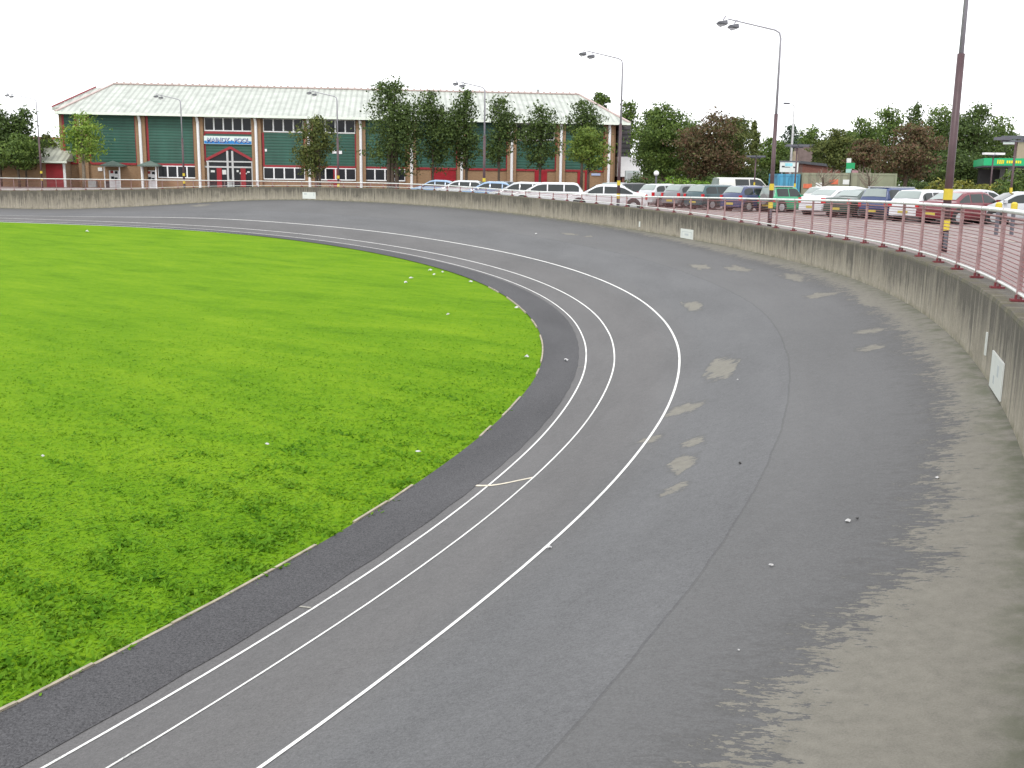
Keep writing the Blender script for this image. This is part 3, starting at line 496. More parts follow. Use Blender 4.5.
# ------------------------------------------------------------------ street lamps
M_pole = smat('maroon_pole', (.075, .042, .048), .45, .25, 3); M_steel = smat('grey_pole', (.30, .29, .33), .4, .1, 3); M_yel = smat('yellow_band', (.55, .43, .04), .5, .15, 6); M_lant = smat('lantern_grey', (.10, .10, .12), .45); M_lens = smat('lantern_lens', (.55, .53, .62), .3)
def street_lamp(px, pbase, Y, ytop, arm, label, heads=2, rad=.085, dropm=True):
    b0 = at(px, pbase, Y); g = at(px, 190, Y); tx = at(px+ (0), ytop, Y); h = tx.z; x = g.x
    t = thing('street_lamp', (x, Y, -.02), 0, label, 'street lamp', 'tall street lamps with two lanterns')
    lo = h*.58; MB().tube([(0, 0, 0), (0, 0, lo)], [rad*1.12, rad], 10).build('pole', M_pole, t, smooth=True)
    MB().tube([(0, 0, lo), (0, 0, h-.35), (-.05, 0, h-.15), (-.22, 0, h-.05), (-arm, 0, h+arm*.16)], [rad*.72, rad*.55, rad*.5, rad*.45, rad*.35], 8).build('bracket_arm', M_steel, t, smooth=True)
    for zb in (1.49-.09, .82-.09): MB().tube([(0, 0, zb), (0, 0, zb+.24)], rad*1.22, 10).build('yellow_band', M_yel, t)
    MB().box(-rad*.5, rad*.5, -rad*1.25, -rad*.9, .35, .7).build('hatch', M_lant, t)
    for k in range(heads):
        hx = -arm+.02+.42*k-.18; f = MB(); zz = h+arm*.16-.22-.12*k+.02
        f.add([(hx-.26, -.05, zz+.02), (hx-.26, .05, zz+.02), (hx+.16, .16, zz+.0), (hx+.16, -.16, zz), (hx-.18, -.08, zz+.10), (hx-.18, .08, zz+.10), (hx+.14, .13, zz+.15), (hx+.14, -.13, zz+.15)], [(0,1,2,3),(4,7,6,5),(0,4,5,1),(1,5,6,2),(2,6,7,3),(3,7,4,0)])
        ln = f.build('lantern', M_lant, t); MB().add([(hx-.24, -.05, zz+.005), (hx-.24, .05, zz+.005), (hx+.13, .13, zz-.02), (hx+.13, -.13, zz-.02), (hx-.1, 0, zz-.10)], [(0,1,4),(1,2,4),(2,3,4),(3,0,4),(0,3,2,1)]).build('lens', M_lens, ln)
        MB().bar((hx, 0, zz+.16), (hx+.1, 0, zz+.30), .05, .05).build('spigot', M_steel, ln)
    return t
street_lamp(42.5, 190, 104.5, 98.5, 2.6, 'street lamp behind the wall before the low brick annex and dark trees')
street_lamp(184.5, 186, 95.5, 98.5, 1.95, 'street lamp before the cladding bay left of the entrance')
street_lamp(338.5, 186, 88, 95.5, 2.05, 'street lamp in front of the small bushy tree by the entrance windows')
street_lamp(484, 190, 72, 86, 1.75, 'street lamp among the tall trees at the right half of the pool building')
street_lamp(618.5, 200, 55.5, 57, 1.85, 'street lamp behind the pale saloon at the right end of the pool building', rad=.075)
street_lamp(771.5, 224, 40.5, 28, 2.0, 'tall street lamp beside the green jeep behind the railing', rad=.072)
street_lamp(948.5, 255, 23.6, -110, 2.0, 'nearest street lamp, its thick pole rising out of the photo', rad=.08)
def twin_lamp(px, Y, ytop, pole, label, rad=.05, cols=None, wide=.36):
    g = at(px, 190, Y); h = at(px, ytop, Y).z; t = thing('post_lamp', (g.x, Y, -.02), 0, label, 'lamp post', 'short lamp posts with flat twin heads')
    MB().tube([(0, 0, 0), (0, 0, h)], rad, 8).build('pole', pole, t, smooth=True)
    MB().box(-wide, wide, -.04, .04, h, h+.07).build('cross_arm', M_lant, t)
    for sx in (-1, 1): MB().box(sx*wide-.30, sx*wide+.30, -.2, .2, h+.072, h+.20).build('lamp_head', cols or M_lant, t)
    for zb in (1.38, .75): MB().tube([(0, 0, zb), (0, 0, zb+.22)], rad*1.3, 8).build('yellow_band', M_yel, t)
    return t
twin_lamp(754, 79, 158, M_pole, 'thin twin-headed lamp post before the dark hedge behind the navy hatchback'); twin_lamp(794.5, 66, 147.5, M_pole, 'twin-headed lamp post standing before the blue container')
twin_lamp(990, 70, 155.5, M_pole, 'twin-headed lamp post with pale heads in front of the green canopy', cols=M_frame); twin_lamp(1011, 47, 141.5, M_pole, 'twin-headed lamp post beside the silver saloon at the right edge', wide=.6)
g = at(789, 190, 125); h = at(789, 103.5, 125).z; t = thing('street_lamp', (g.x, 125, -.02), 0, 'slim pale grey street lamp far behind the blue container and white board', 'street lamp')
MB().tube([(0, 0, 0), (0, 0, h-.3), (-.2, 0, h-.02), (-.7, 0, h+.02)], [.16, .10, .08, .06], 8).build('pole', smat('pale_pole', (.62, .63, .64)), t, smooth=True); MB().box(-1.25, -.6, -.16, .16, h-.08, h+.12).build('lantern', M_lant, t)
g = at(655.7, 190, 82); t = thing('globe_lamp', (g.x, 82, -.02), 0, 'white globe lamp on a dark post under the big trees', 'lamp'); h = at(655.7, 173, 82).z
MB().tube([(0, 0, 0), (0, 0, h-.18)], .07, 8).build('post', M_lant, t)
bm = bmesh.new(); bmesh.ops.create_uvsphere(bm, u_segments=16, v_segments=10, radius=.2); me = bpy.data.meshes.new('globe'); bm.to_mesh(me); bm.free(); me.materials.append(M_frame); o = bpy.data.objects.new('globe', me); COL.objects.link(o); o.parent = t; o.location = (0, 0, h); MB().tube([(0, 0, h-.22), (0, 0, h-.14)], .11, 8).build('collar', M_lant, t)
for i, (px, py) in enumerate(((999, 204.5), (1014.5, 204.5))):
    Y = 36.5; g = at(px, py, Y); t = thing('bollard', (g.x, Y, -.02), 0, 'yellow-topped bollard before the silver saloon, '+('nearer the red car' if i == 0 else 'nearer the right edge'), 'bollard', 'yellow topped bollards behind the railing'); h = g.z+.05
    MB().tube([(0, 0, 0), (0, 0, h-.2)], .07, 8).build('post', M_lant, t); MB().tube([(0, 0, h-.2), (0, 0, h), (0, 0, h+.05)], [.11, .11, .05], 10).build('cap', M_yel, t)
# ------------------------------------------------------------------ yard and petrol station beyond the cars
M_olive = striped('olive_container', (.22, .225, .155), 0, .55, .25, .6); M_bluec = striped('blue_container', (.06, .27, .42), 0, .5, .3, .5); M_orange = smat('orange_print', (.55, .14, .07), .5)
def container(px0, px1, Y0, ytop, mat, label, prints=(), door=False, name='shipping_container', Y1=None, dep=2.4):
    a, b_ = at(px0, 190, Y0), at(px1, 190, Y1 or Y0); h = at(px0, ytop, Y0).z; an = math.atan2(b_.y-a.y, b_.x-a.x); L_ = math.hypot(b_.x-a.x, b_.y-a.y)
    t = thing(name, (a.x, a.y, -.02), an, label, 'container'); MB().box(.06, L_-.06, .03, dep, .1, h-.06).build('body', mat, t)
    f = MB(); 
    for z in (.02, h-.12): f.box(0, L_, 0, .14, z, z+.14); f.box(0, L_, dep-.1, dep+.04, z, z+.14)
    for u in (.002, L_-.142): f.box(u, u+.136, .13, dep-.09, .022, .156); f.box(u, u+.136, .13, dep-.09, h-.118, h+.016)
    for u in (0, L_-.14): f.box(u, u+.14, -.01, .13, .16, h-.12); f.box(u, u+.14, dep-.1, dep+.05, .16, h-.12)
    f.build('frame', mat, t)
    if door:
        for k in (0, 1): MB().box(.2+k*(L_-.3)/2, .1+(k+1)*(L_-.3)/2, -.03, .03, .2, h-.2).build('door', mat, t)
    for (u0, u1, z0, z1, m_) in prints: MB().box(u0*L_, u1*L_, -.012, .029, z0*h, z1*h).build('print', m_, t)
    return t
container(776.5, 799.5, 74, 173.8, M_bluec, 'blue shipping container behind the green jeep', door=True)
container(801, 849, 74, 172.6, M_olive, 'olive container with orange and white panels right of the blue container', [(.04, .22, .55, .68, M_orange), (.30, .46, .55, .72, M_white), (.58, .76, .68, .82, M_orange), (.86, .99, .68, .82, M_white)])
container(850, 870.5, 74, 172.6, M_olive, 'short olive container with orange and white panels behind the dark saloon', [(.08, .45, .40, .55, M_orange), (.62, .86, .40, .55, M_white), (.5, .62, .2, .3, M_white)])
container(871, 896, 74, 173.2, smat('plain_olive', (.21, .23, .15), .6, .15, 1), 'plain olive container at the right end of the row of containers')
h0, h1 = at(783, 171.5, 73).z, at(783, 161.5, 73).z; a, b_ = gx(782, 76.5), gx(800.5, 76.5); t = thing('site_board', ((a+b_)/2, 77.5, -.02), 0, 'white board with pale blue lettering above the blue container', 'sign'); w = (b_-a)/2
h0, h1 = at(783, 171.8, 77.5).z, at(783, 161.8, 77.5).z
MB().box(-w, w, 0, .08, h0, h1).build('board', M_white, t); MB().box(-w-.05, w+.05, -.02, .1, h1, h1+.1).build('top_edge', M_lant, t)
for x in (-w+.2, w-.2): MB().tube([(x, .15, 0), (x, .15, h1)], .06, 8).build('leg', M_steel, t)
M_cyan = smat('pale_cyan_print', (.25, .55, .62), .5); M_dk = smat('dark_print', (.04, .04, .05), .5)
MB().box(-w*.45, w*.35, -.012, -.002, h0+.42, h1-.07).build('print', M_cyan, t)
for x, zz in ((-w*.80, .34), (w*.45, .30)): MB().box(x, x+.2, -.012, -.002, h0+zz, h0+zz+.1).build('print', M_dk, t)
MB().box(-w*.5, w*.1, -.012, -.002, h0+.33, h0+.37).build('print', M_dk, t)
# brick shed with square chimney tower
a, b_ = at(801, 190, 128), at(839, 190, 128); t = thing('brick_shed', (a.x, 128, -.02), 0, 'red-brown brick shed behind the olive containers', 'building'); L_ = b_.x-a.x; zt = at(815, 163.5, 128).z
MB().box(0, L_, 0, 8, 0, zt).build('wall', M_rbrick, t); MB().add([(-.3, -.3, zt), (L_+.3, -.3, zt-.5), (L_+.3, 8.3, zt-.5), (-.3, 8.3, zt), (-.3, -.3, zt+.3), (L_+.3, -.3, zt-.2), (L_+.3, 8.3, zt-.2), (-.3, 8.3, zt+.3)], [(0,3,2,1),(4,5,6,7),(0,1,5,4),(1,2,6,5),(2,3,7,6),(3,0,4,7)]).build('roof', smat('dark_slate', (.07, .075, .085), .7), t)
a = at(793, 190, 138); t = thing('stone_tower', (a.x, 138, -.02), 0, 'square grey-brown tower with a pale sloping side behind the white board', 'tower'); zt = at(797, 146, 138).z
MB().box(.4, 2.2, 0, 2.4, 0, zt).build('shaft', smat('grey_brick', (.17, .13, .12), .9, .2, 2), t); MB().add([(-.4, 0, 0), (.4, 0, 0), (.4, 2, 0), (-.4, 2, 0), (.25, .2, zt-.6), (.39, .2, zt-.6), (.39, 2, zt-.6), (.25, 2, zt-.6)], [(0,3,2,1),(4,5,6,7),(0,1,5,4),(1,2,6,5),(2,3,7,6),(3,0,4,7)]).build('buttress', smat('buff_stone', (.42, .34, .24), .8), t); MB().box(.3, 2.3, -.1, 2.5, zt, zt+.25).build('cap', smat('dark_slate', (.07, .075, .085), .7), t)
# price sign
a = at(849, 190, 84); zz = lambda y: at(849, y, 84).z; t = thing('price_sign', (a.x, 84, -.02), 0, 'tall green and white petrol station sign above the olive containers', 'sign'); M_bpg = smat('forecourt_green', (.012, .30, .11), .4, .08); M_bpw = M_white
MB().box(-.32, .32, 0, .15, zz(168.5), zz(162.5)).build('green_panel', M_bpg, t); MB().box(-.32, .0, 0, .15, zz(162.4), zz(158)).build('white_panel', M_white, t); MB().box(-.32, .1, 0, .15, zz(174.5), zz(168.6)).build('price_panel', smat('pale_teal', (.30, .50, .45), .5), t); MB().tube([(0, .08, 0), (0, .08, zz(174.5))], .07, 8).build('post', M_steel, t)
MB().box(.05, .62, .0, .14, zz(174), zz(170)).build('side_panel', smat('print_mixed', (.35, .2, .22), .5), t)
# forecourt canopy
a = at(981, 190, 98); zz = lambda y: at(985, y, 98).z; t = thing('forecourt_canopy', (a.x, 98, -.02), R(-19), 'green petrol station canopy with yellow lettering at the right edge', 'canopy'); z0, z1 = zz(165.2), zz(157.8)
fo = MB().box(0, 16, 0, 12, z0, z1).build('fascia', smat('canopy_green', (.012, .36, .14), .4, .06), t); MB().box(.1, 15.9, .1, 11.9, z0-.12, z0).build('soffit', M_lant, t)
for x in (2.5, 8.5, 14.):
    for y in (2., 9.): MB().box(x-.2, x+.2, y-.2, y+.2, 0, z0-.12).build('column', M_grille, t)
MB().box(.5, 16, 10.5, 12, 0, z0-.2).build('shop_wall', smat('dark_shopfront', (.035, .035, .035), .4), t)
for k, (x, w, h) in enumerate(((1.12, .13, .36), (1.30, .13, .36), (1.46, .12, .36), (1.60, .10, .32), (1.9, .16, .24), (2.09, .16, .24), (2.28, .16, .24), (2.46, .16, .24), (2.64, .16, .24), (2.82, .16, .24), (3.0, .12, .24))):
    MB().box(x, x+w*.8, -.03, -.005, (z0+z1)/2-h/2, (z0+z1)/2+h/2).build('letter', smat('yellow_letter', (.75, .62, .02), .5), fo)
a = at(1013, 190, 112); t = thing('beige_block', (a.x, 112, -.02), R(-24), 'beige rendered block behind the green canopy at the right edge', 'building'); zt = at(1015, 139, 112).z
MB().box(0, 14, 0, 10, 0, zt).build('wall', smat('beige_render', (.36, .30, .22), .9, .1, .5), t); MB().box(-1.6, 14.4, -.4, 10.4, zt, zt+.35).build('roof_edge', M_lant, t); MB().box(-1.4, -.2, 0, 2, zt-.5, zt-.02).build('side_fascia', M_frame, t)
# ------------------------------------------------------------------ cars
M_tyre = smat('tyre', (.02, .02, .021), .8, .2, 9); M_rim = smat('alloy', (.42, .43, .44), .35, .1, 6, .6); M_tail = smat('tail_light', (.45, .015, .02), .2, .1, 6); M_head = smat('head_light', (.62, .65, .68), .15, .1, 6); M_plate = smat('yellow_plate', (.45, .36, .06), .4, .05, 4); M_plw = smat('white_plate', (.7, .7, .68), .4, .05, 4); M_plas = smat('black_trim', (.025, .025, .027), .55, .2, 5)
M_cg = glassm('car_glass', (.018, .024, .024), .03, .5); M_cgl = glassm('car_glass_pale', (.24, .28, .27), .06, .5)  # pale glass: bright sky reflection in rear windows painted as base colour
PROF = {'hatch': (3.95, .84, .93, [(0, .62), (.03, .86), (.10, 1.0), (.42, 1.36), (.62, 1.42), (1.9, 1.44), (2.25, 1.38), (2.95, .98), (3.72, .78), (3.95, .58)], (.10, .48), (2.22, 2.95)),
        'saloon': (4.45, .86, .92, [(0, .62), (.03, .90), (.10, .98), (.62, 1.0), (1.25, 1.34), (1.55, 1.40), (2.45, 1.42), (2.75, 1.36), (3.45, .97), (4.2, .78), (4.45, .58)], (.64, 1.26), (2.72, 3.45)),
        'estate': (4.45, .86, .92, [(0, .62), (.03, .86), (.08, 1.0), (.36, 1.38), (.6, 1.45), (2.4, 1.45), (2.75, 1.38), (3.45, .97), (4.2, .78), (4.45, .58)], (.08, .40), (2.72, 3.45)),
        'offroad': (4.3, .88, 1.05, [(0, .66), (.02, .95), (.07, 1.1), (.26, 1.54), (.45, 1.62), (2.3, 1.62), (2.6, 1.55), (3.15, 1.12), (4.1, .98), (4.3, .66)], (.07, .28), (2.58, 3.15)),
        'jeep': (3.6, .82, 1.0, [(0, .70), (.02, .95), (.06, 1.03), (.22, 1.56), (.35, 1.62), (1.75, 1.64), (2.0, 1.60), (2.45, 1.05), (3.42, .94), (3.6, .66)], (.06, .24), (1.98, 2.45)),
        'van': (4.7, .92, 1.15, [(0, .6), (.02, 1.0), (.05, 1.2), (.14, 1.85), (.3, 1.92), (3.3, 1.92), (3.6, 1.84), (4.2, 1.15), (4.6, .95), (4.7, .6)], (.05, .16), (3.56, 4.2))}
def make_car(name, kind, mat, loc, yaw, label, cat='car', group='cars parked in the car park', top=None, wingl=True):
    L_, hw, belt, prof, rg, wg = PROF[kind]; t = thing(name, loc, yaw, label, cat, group)
    px_ = np.array([p[0] for p in prof]); pz = np.array([p[1] for p in prof])
    xs = sorted(set(list(np.linspace(0, L_, 40))+list(px_))); zt = np.interp(xs, px_, pz); zt = np.where((zt > belt+.12), zt, zt)
    def ring(x, z):
        e = min(1., min(x, L_-x)/.5); w = hw*(.88+.12*math.sqrt(max(0, e))); bl = min(belt, z-.03); inset = max(0, z-belt)*.30
        zb = .20+.10*(1-min(1, min(x, L_-x)/.35)); cr = .035
        return [(x, -w*.90, zb), (x, -w, zb+.16), (x, -w*1.0, bl*.78), (x, -w*.975, bl), (x, -(w*.975-inset), max(bl+.005, z-.06)), (x, -(w*.90-inset), z-.008), (x, 0, z+cr*.6), (x, (w*.90-inset), z-.008), (x, (w*.975-inset), max(bl+.005, z-.06)), (x, w*.975, bl), (x, w, bl*.78), (x, w, zb+.16), (x, w*.90, zb)]
    f = MB(); V = []; n = 13
    for x, z in zip(xs, zt): V += ring(float(x), float(z))
    Fs = [(i*n+k, i*n+k+1, (i+1)*n+k+1, (i+1)*n+k) for i in range(len(xs)-1) for k in range(n-1)]+[(i*n+12, i*n, (i+1)*n, (i+1)*n+12) for i in range(len(xs)-1)]+[tuple(range(n)), tuple(range((len(xs)-1)*n, len(xs)*n))]
    f.add(V, Fs); bo = f.build('body', mat, t); me = bo.data; me.polygons.foreach_set('use_smooth', [len(p.vertices) == 4 for p in me.polygons])
    ft = lambda x: float(np.interp(x, px_, pz))
    def side(x, q, sgn):    # a point of the cabin side, q 0 at the belt to 1 at the roof edge
        z = ft(x); e = min(1., min(x, L_-x)/.5); w = hw*(.88+.12*math.sqrt(max(0, e))); bl = min(belt, z-.03); inset = max(0, z-belt)*.30; z1 = max(bl+.005, z-.06)
        return Vector((x, sgn*((w*.975-inset*q)+.006), bl+(z1-bl)*q))
    xa, xb = rg[0]+.18 if kind != 'saloon' else rg[0]+.10, wg[1]-.15
    cuts = [xa, xa+(xb-xa)*.30, xa+(xb-xa)*.62, xb] if kind not in ('jeep',) else [xa, xa+(xb-xa)*.5, xb]
    for sgn in (-1, 1):
        for i in range(len(cuts)-1):
            if kind == 'van' and i == 0: continue
            c0, c1 = cuts[i]+.035, cuts[i+1]-.035; V = []; m_ = 9
            for x in np.linspace(c0, c1, m_):
                hgt = ft(x)-belt
                if hgt < .10: q1 = .12
                else: q1 = max(.12, 1-.05/hgt)
                V += [side(x, .06, sgn), side(x, q1, sgn)]
            MB().add(V, [(2*k, 2*k+1, 2*k+3, 2*k+2) for k in range(m_-1)]).build('side_window', M_cg, t)
    for nm, (g0, g1) in (('rear_window', rg), ('windscreen', wg)):
        V = []; m_ = 7; a0, a1 = g0+(g1-g0)*.10, g0+(g1-g0)*.92
        if nm == 'windscreen': a0, a1 = g0+(g1-g0)*.08, g0+(g1-g0)*.93
        for x in np.linspace(a0, a1, m_):
            z = ft(x); inset = max(0, z-belt)*.30; w = hw*.90-inset-.06; nx = -.010 if nm == 'rear_window' else .010
            for k in range(5): yy = -w+2*w*k/4; V.append((x+nx, yy, z+.012+.021*(1-abs(yy)/w)))
        MB().add(V, [(i*5+k, i*5+k+1, (i+1)*5+k+1, (i+1)*5+k) for i in range(m_-1) for k in range(4)]).build(nm, M_cgl if nm == 'rear_window' else M_cg, t, smooth=True)
    rw = .31 if kind not in ('offroad', 'jeep') else .36
    for x in (.72 if L_ > 4 else .62, L_-.82 if L_ > 4 else L_-.70):
        for sgn in (-1, 1):
            MB().tube([(x, sgn*(hw-.16), rw+.03), (x, sgn*(hw+.004), rw+.03)], rw+.075, 18).build('wheel_arch', M_plas, t)
            wh = MB().tube([(x, sgn*(hw-.17), rw), (x, sgn*(hw+.015), rw), (x, sgn*(hw+.022), rw)], [rw, rw, rw-.03], 18).build('wheel', M_tyre, t)
            MB().tube([(x, sgn*(hw-.05), rw), (x, sgn*(hw+.028), rw), (x, sgn*(hw+.034), rw)], [rw*.64, rw*.62, rw*.2], 14).build('rim', M_rim, wh)
    for sgn in (-1, 1):
        MB().box(-.012, .10, min(sgn*(hw-.20), sgn*(hw-.035)), max(sgn*(hw-.20), sgn*(hw-.035)), .66, .92).build('tail_light', M_tail, t)
        MB().box(L_-.20, L_-.01, min(sgn*(hw-.36), sgn*(hw-.08)), max(sgn*(hw-.36), sgn*(hw-.08)), .56, .70).build('headlight', M_head, t)
        MB().box(wg[1]-.28, wg[1]-.14, min(sgn*(hw-.03), sgn*(hw+.13)), max(sgn*(hw-.03), sgn*(hw+.13)), belt+.02, belt+.15).build('wing_mirror', mat, t)
    MB().box(-.035, .10, -hw*.86, hw*.86, .30, .54).build('rear_bumper', M_plas if kind in ('jeep', 'offroad', 'van') else mat, t); MB().box(L_-.10, L_+.035, -hw*.86, hw*.86, .28, .52).build('front_bumper', mat, t)
    MB().box(-.047, -.036, -.26, .26, .40, .51).build('number_plate', M_plate, t); MB().box(L_+.036, L_+.047, -.26, .26, .36, .47).build('number_plate', M_plw, t)
    if kind == 'jeep':
        MB().tube([(-.20, 0, .86), (-.03, 0, .86)], .34, 18).build('spare_wheel', smat('spare_cover', (.19, .19, .19), .6), t)
        MB().add([(.05, -.66, 1.03), (.05, .66, 1.03), (.24, .60, 1.58), (.24, -.60, 1.58)], [(0, 1, 2, 3)]).build('rear_curtain', M_cgl, t)
        MB().box(.26, 1.74, -.645, .645, 1.625, 1.685).build('soft_top', smat('pale_soft_top', (.45, .44, .43), .7), t)
    if kind == 'offroad': MB().box(.34, 2.45, -.60, .60, 1.625, 1.665).build('roof_panel', PSIL, t)
    if top: MB().box(*top[:4], *top[4:]).build('roof_bar', M_plas, t)
    return t
PW, PSIL = paint('car_white', (.58, .59, .61)), paint('car_silver', (.46, .48, .50)); PTEAL, PNAVY = paint('car_dark_teal', (.025, .065, .075)), paint('car_navy', (.035, .05, .12)); PBLU = paint('car_blue', (.025, .045, .13)); PRED = paint('car_maroon', (.14, .012, .022)); PGRN = paint('car_green', (.035, .30, .15)); PDGN = paint('car_dark_green', (.035, .055, .045)); PGREY = paint('car_grey', (.16, .17, .18)); PBLK = paint('car_black', (.015, .016, .02)); PCRM = paint('car_cream', (.55, .55, .52)); PLB = paint('car_light_blue', (.22, .33, .48))
YAW = math.atan2(.56, .83)
def rowcar(px, Y, kind, mat, label, name='parked_car', yaw=YAW, **k):   # px, Y: the rear left corner nearest the wall
    L_, hw = PROF[kind][:2]; g = at(px, 190, Y); a = Vector((math.cos(yaw), math.sin(yaw), 0)); n_ = Vector((-math.sin(yaw), math.cos(yaw), 0)); p = Vector((g.x, Y, -.02))-n_*hw
    return make_car(name, kind, mat, (p.x, p.y, -.02), yaw, label, **k)
rowcar(636.5, 68.5, 'hatch', PSIL, 'silver hatchback in the row, just right of the lamp post by the pale saloon')
rowcar(661, 66.5, 'hatch', PGREY, 'dark grey hatchback between the silver hatchback and the dark teal estate')
rowcar(683.5, 63.5, 'estate', PTEAL, 'dark teal estate car parked left of the navy hatchback')
rowcar(720, 60.5, 'hatch', PNAVY, 'navy hatchback with yellow number plate parked left of the green jeep')
jp = rowcar(756, 60, 'jeep', PGRN, 'green jeep with pale soft top and spare wheel, parked beside the lamp post', 'parked_jeep', cat='jeep', yaw=R(30)); jp.scale = (.87, .87, .87)
rowcar(798.5, 55.5, 'saloon', PW, 'white saloon parked between the green jeep and the dark green saloon')
rowcar(823, 53, 'saloon', PDGN, 'dark green saloon with pale rear window left of the blue off-roader')
of = rowcar(858, 51, 'offroad', PBLU, 'blue off-road car with pale roof parked left of the white hatchback', 'parked_offroader', cat='off-roader'); of.scale = (.95, .95, .93)
rowcar(889, 48.5, 'hatch', PW, 'white hatchback parked between the blue off-roader and the maroon saloon')
rowcar(916, 46.5, 'saloon', PRED, 'maroon saloon parked behind the nearest lamp post', yaw=R(30))
rowcar(1084, 46, 'saloon', PSIL, 'silver saloon facing left at the right edge of the photo', yaw=R(176))
rowcar(938, 56, 'hatch', PSIL, 'silver car mostly hidden behind the maroon saloon', yaw=R(16))
rowcar(801, 63, 'hatch', PCRM, 'pale cream hatchback behind the white saloon and green jeep', yaw=R(20)); rowcar(812, 66, 'estate', PW, 'white estate car just before the olive containers', yaw=R(12))
rowcar(709, 84, 'van', PCRM, 'cream van behind the dark teal estate, under the big trees', 'parked_van', cat='van', yaw=R(14))
rowcar(584, 62.5, 'estate', PW, 'white estate car facing left, before the red doors of the pool', yaw=R(176)); rowcar(647.5, 57, 'saloon', PW, 'pale saloon facing left beside the lamp post at the right of the pool', yaw=R(174))
rowcar(581, 68.5, 'saloon', PBLU, 'dark blue saloon hidden behind the white estate car', yaw=R(177)); rowcar(612, 74, 'hatch', PBLK, 'black hatchback behind the pale saloon, before the side annex', yaw=R(8)); rowcar(597, 80, 'hatch', PGREY, 'grey hatchback partly hidden left of the black hatchback, before the orange end pillar', yaw=R(60))
rowcar(532, 77, 'saloon', PBLK, 'black saloon in front of the brick base between two slim trees', yaw=R(178)); rowcar(525, 70, 'saloon', PLB, 'light blue car low behind the railing, right of the lamp among the trees', yaw=R(175)); rowcar(549, 66, 'hatch', PSIL, 'silver hatchback close to the wall, left of the white estate car', yaw=R(172))
rowcar(484, 77, 'hatch', PSIL, 'silver car just left of the lamp among the tall trees', yaw=R(172)); rowcar(464, 82, 'saloon', PLB, 'pale blue car before the wide red doors of the pool', yaw=R(170))
# ------------------------------------------------------------------ trees and hedges
DG = [(.018, .030, .009), (.038, .062, .016), (.072, .108, .026)]; MG = [(.022, .040, .010), (.052, .088, .018), (.105, .150, .032)]; YG = [(.045, .085, .012), (.10, .17, .025), (.19, .25, .045)]; RB = [(.024, .028, .011), (.052, .050, .020), (.098, .050, .032), (.080, .086, .030)]; BG = [(.018, .036, .020), (.035, .060, .034), (.062, .09, .05)]; OG = [(.022, .036, .010), (.055, .072, .018), (.10, .115, .030)]
ML = {'dark': leafm('leaf_dark', DG), 'mid': leafm('leaf_mid', MG), 'yellow': leafm('leaf_yellow_green', YG, .3), 'brown': leafm('leaf_red_brown', RB), 'blue': leafm('leaf_blue_green', BG), 'olive': leafm('leaf_olive', OG), 'hedge': leafm('leaf_hedge', [(.03, .07, .008), (.08, .16, .02), (.16, .26, .03)]), 'lime': leafm('leaf_lime', [(.03, .055, .01), (.08, .125, .02), (.14, .18, .035)]), 'ochre': leafm('leaf_ochre', [(.05, .065, .012), (.12, .13, .025), (.20, .19, .04)])}
M_bark = smat('bark', (.085, .065, .048), .9, .3, 8); M_barkp = smat('pale_bark', (.20, .17, .13), .9, .3, 8)
def foliage(name, blobs, n, size, mat, parent, sr):
    n = int(n*2.1)
    r = np.random.default_rng(sr); vol = np.array([b[3]*b[4]*b[5] for b in blobs])**.8; idx = r.choice(len(blobs), n, p=vol/vol.sum()); B = np.array(blobs)[idx]
    d = r.normal(size=(n, 3)); d /= np.linalg.norm(d, axis=1)[:, None]; rad = r.random(n)**.42
    wob = 1+.22*np.sin(d[:, 0]*5+idx*1.7)*np.sin(d[:, 1]*6+idx)+.22*np.sin(d[:, 2]*7+idx*2.3)
    C_ = B[:, :3]+d*rad[:, None]*B[:, 3:6]*wob[:, None]
    gapn = np.sin(C_[:, 0]*2.7+sr)*np.sin(C_[:, 1]*2.3+sr*2)*np.sin(C_[:, 2]*2.9+sr*3); keep = (gapn < .5) | (r.random(n) < .4); C_ = C_[keep]; d = d[keep]; n = len(C_)
    nr = d+r.normal(0, .7, (n, 3)); nr /= np.linalg.norm(nr, axis=1)[:, None]; a = np.cross(nr, r.normal(size=(n, 3))); a /= np.linalg.norm(a, axis=1)[:, None]; b_ = np.cross(nr, a)
    s = size*1.18*r.uniform(.5, 1.4, n)[:, None]; V = np.empty((n, 4, 3)); V[:, 0] = C_-a*s; V[:, 1] = C_-b_*s*.55+nr*s*.15; V[:, 2] = C_+a*s; V[:, 3] = C_+b_*s*.55+nr*s*.15
    return rawmesh(name, V.reshape(-1, 3), np.arange(n*4).reshape(n, 4), mat, parent)
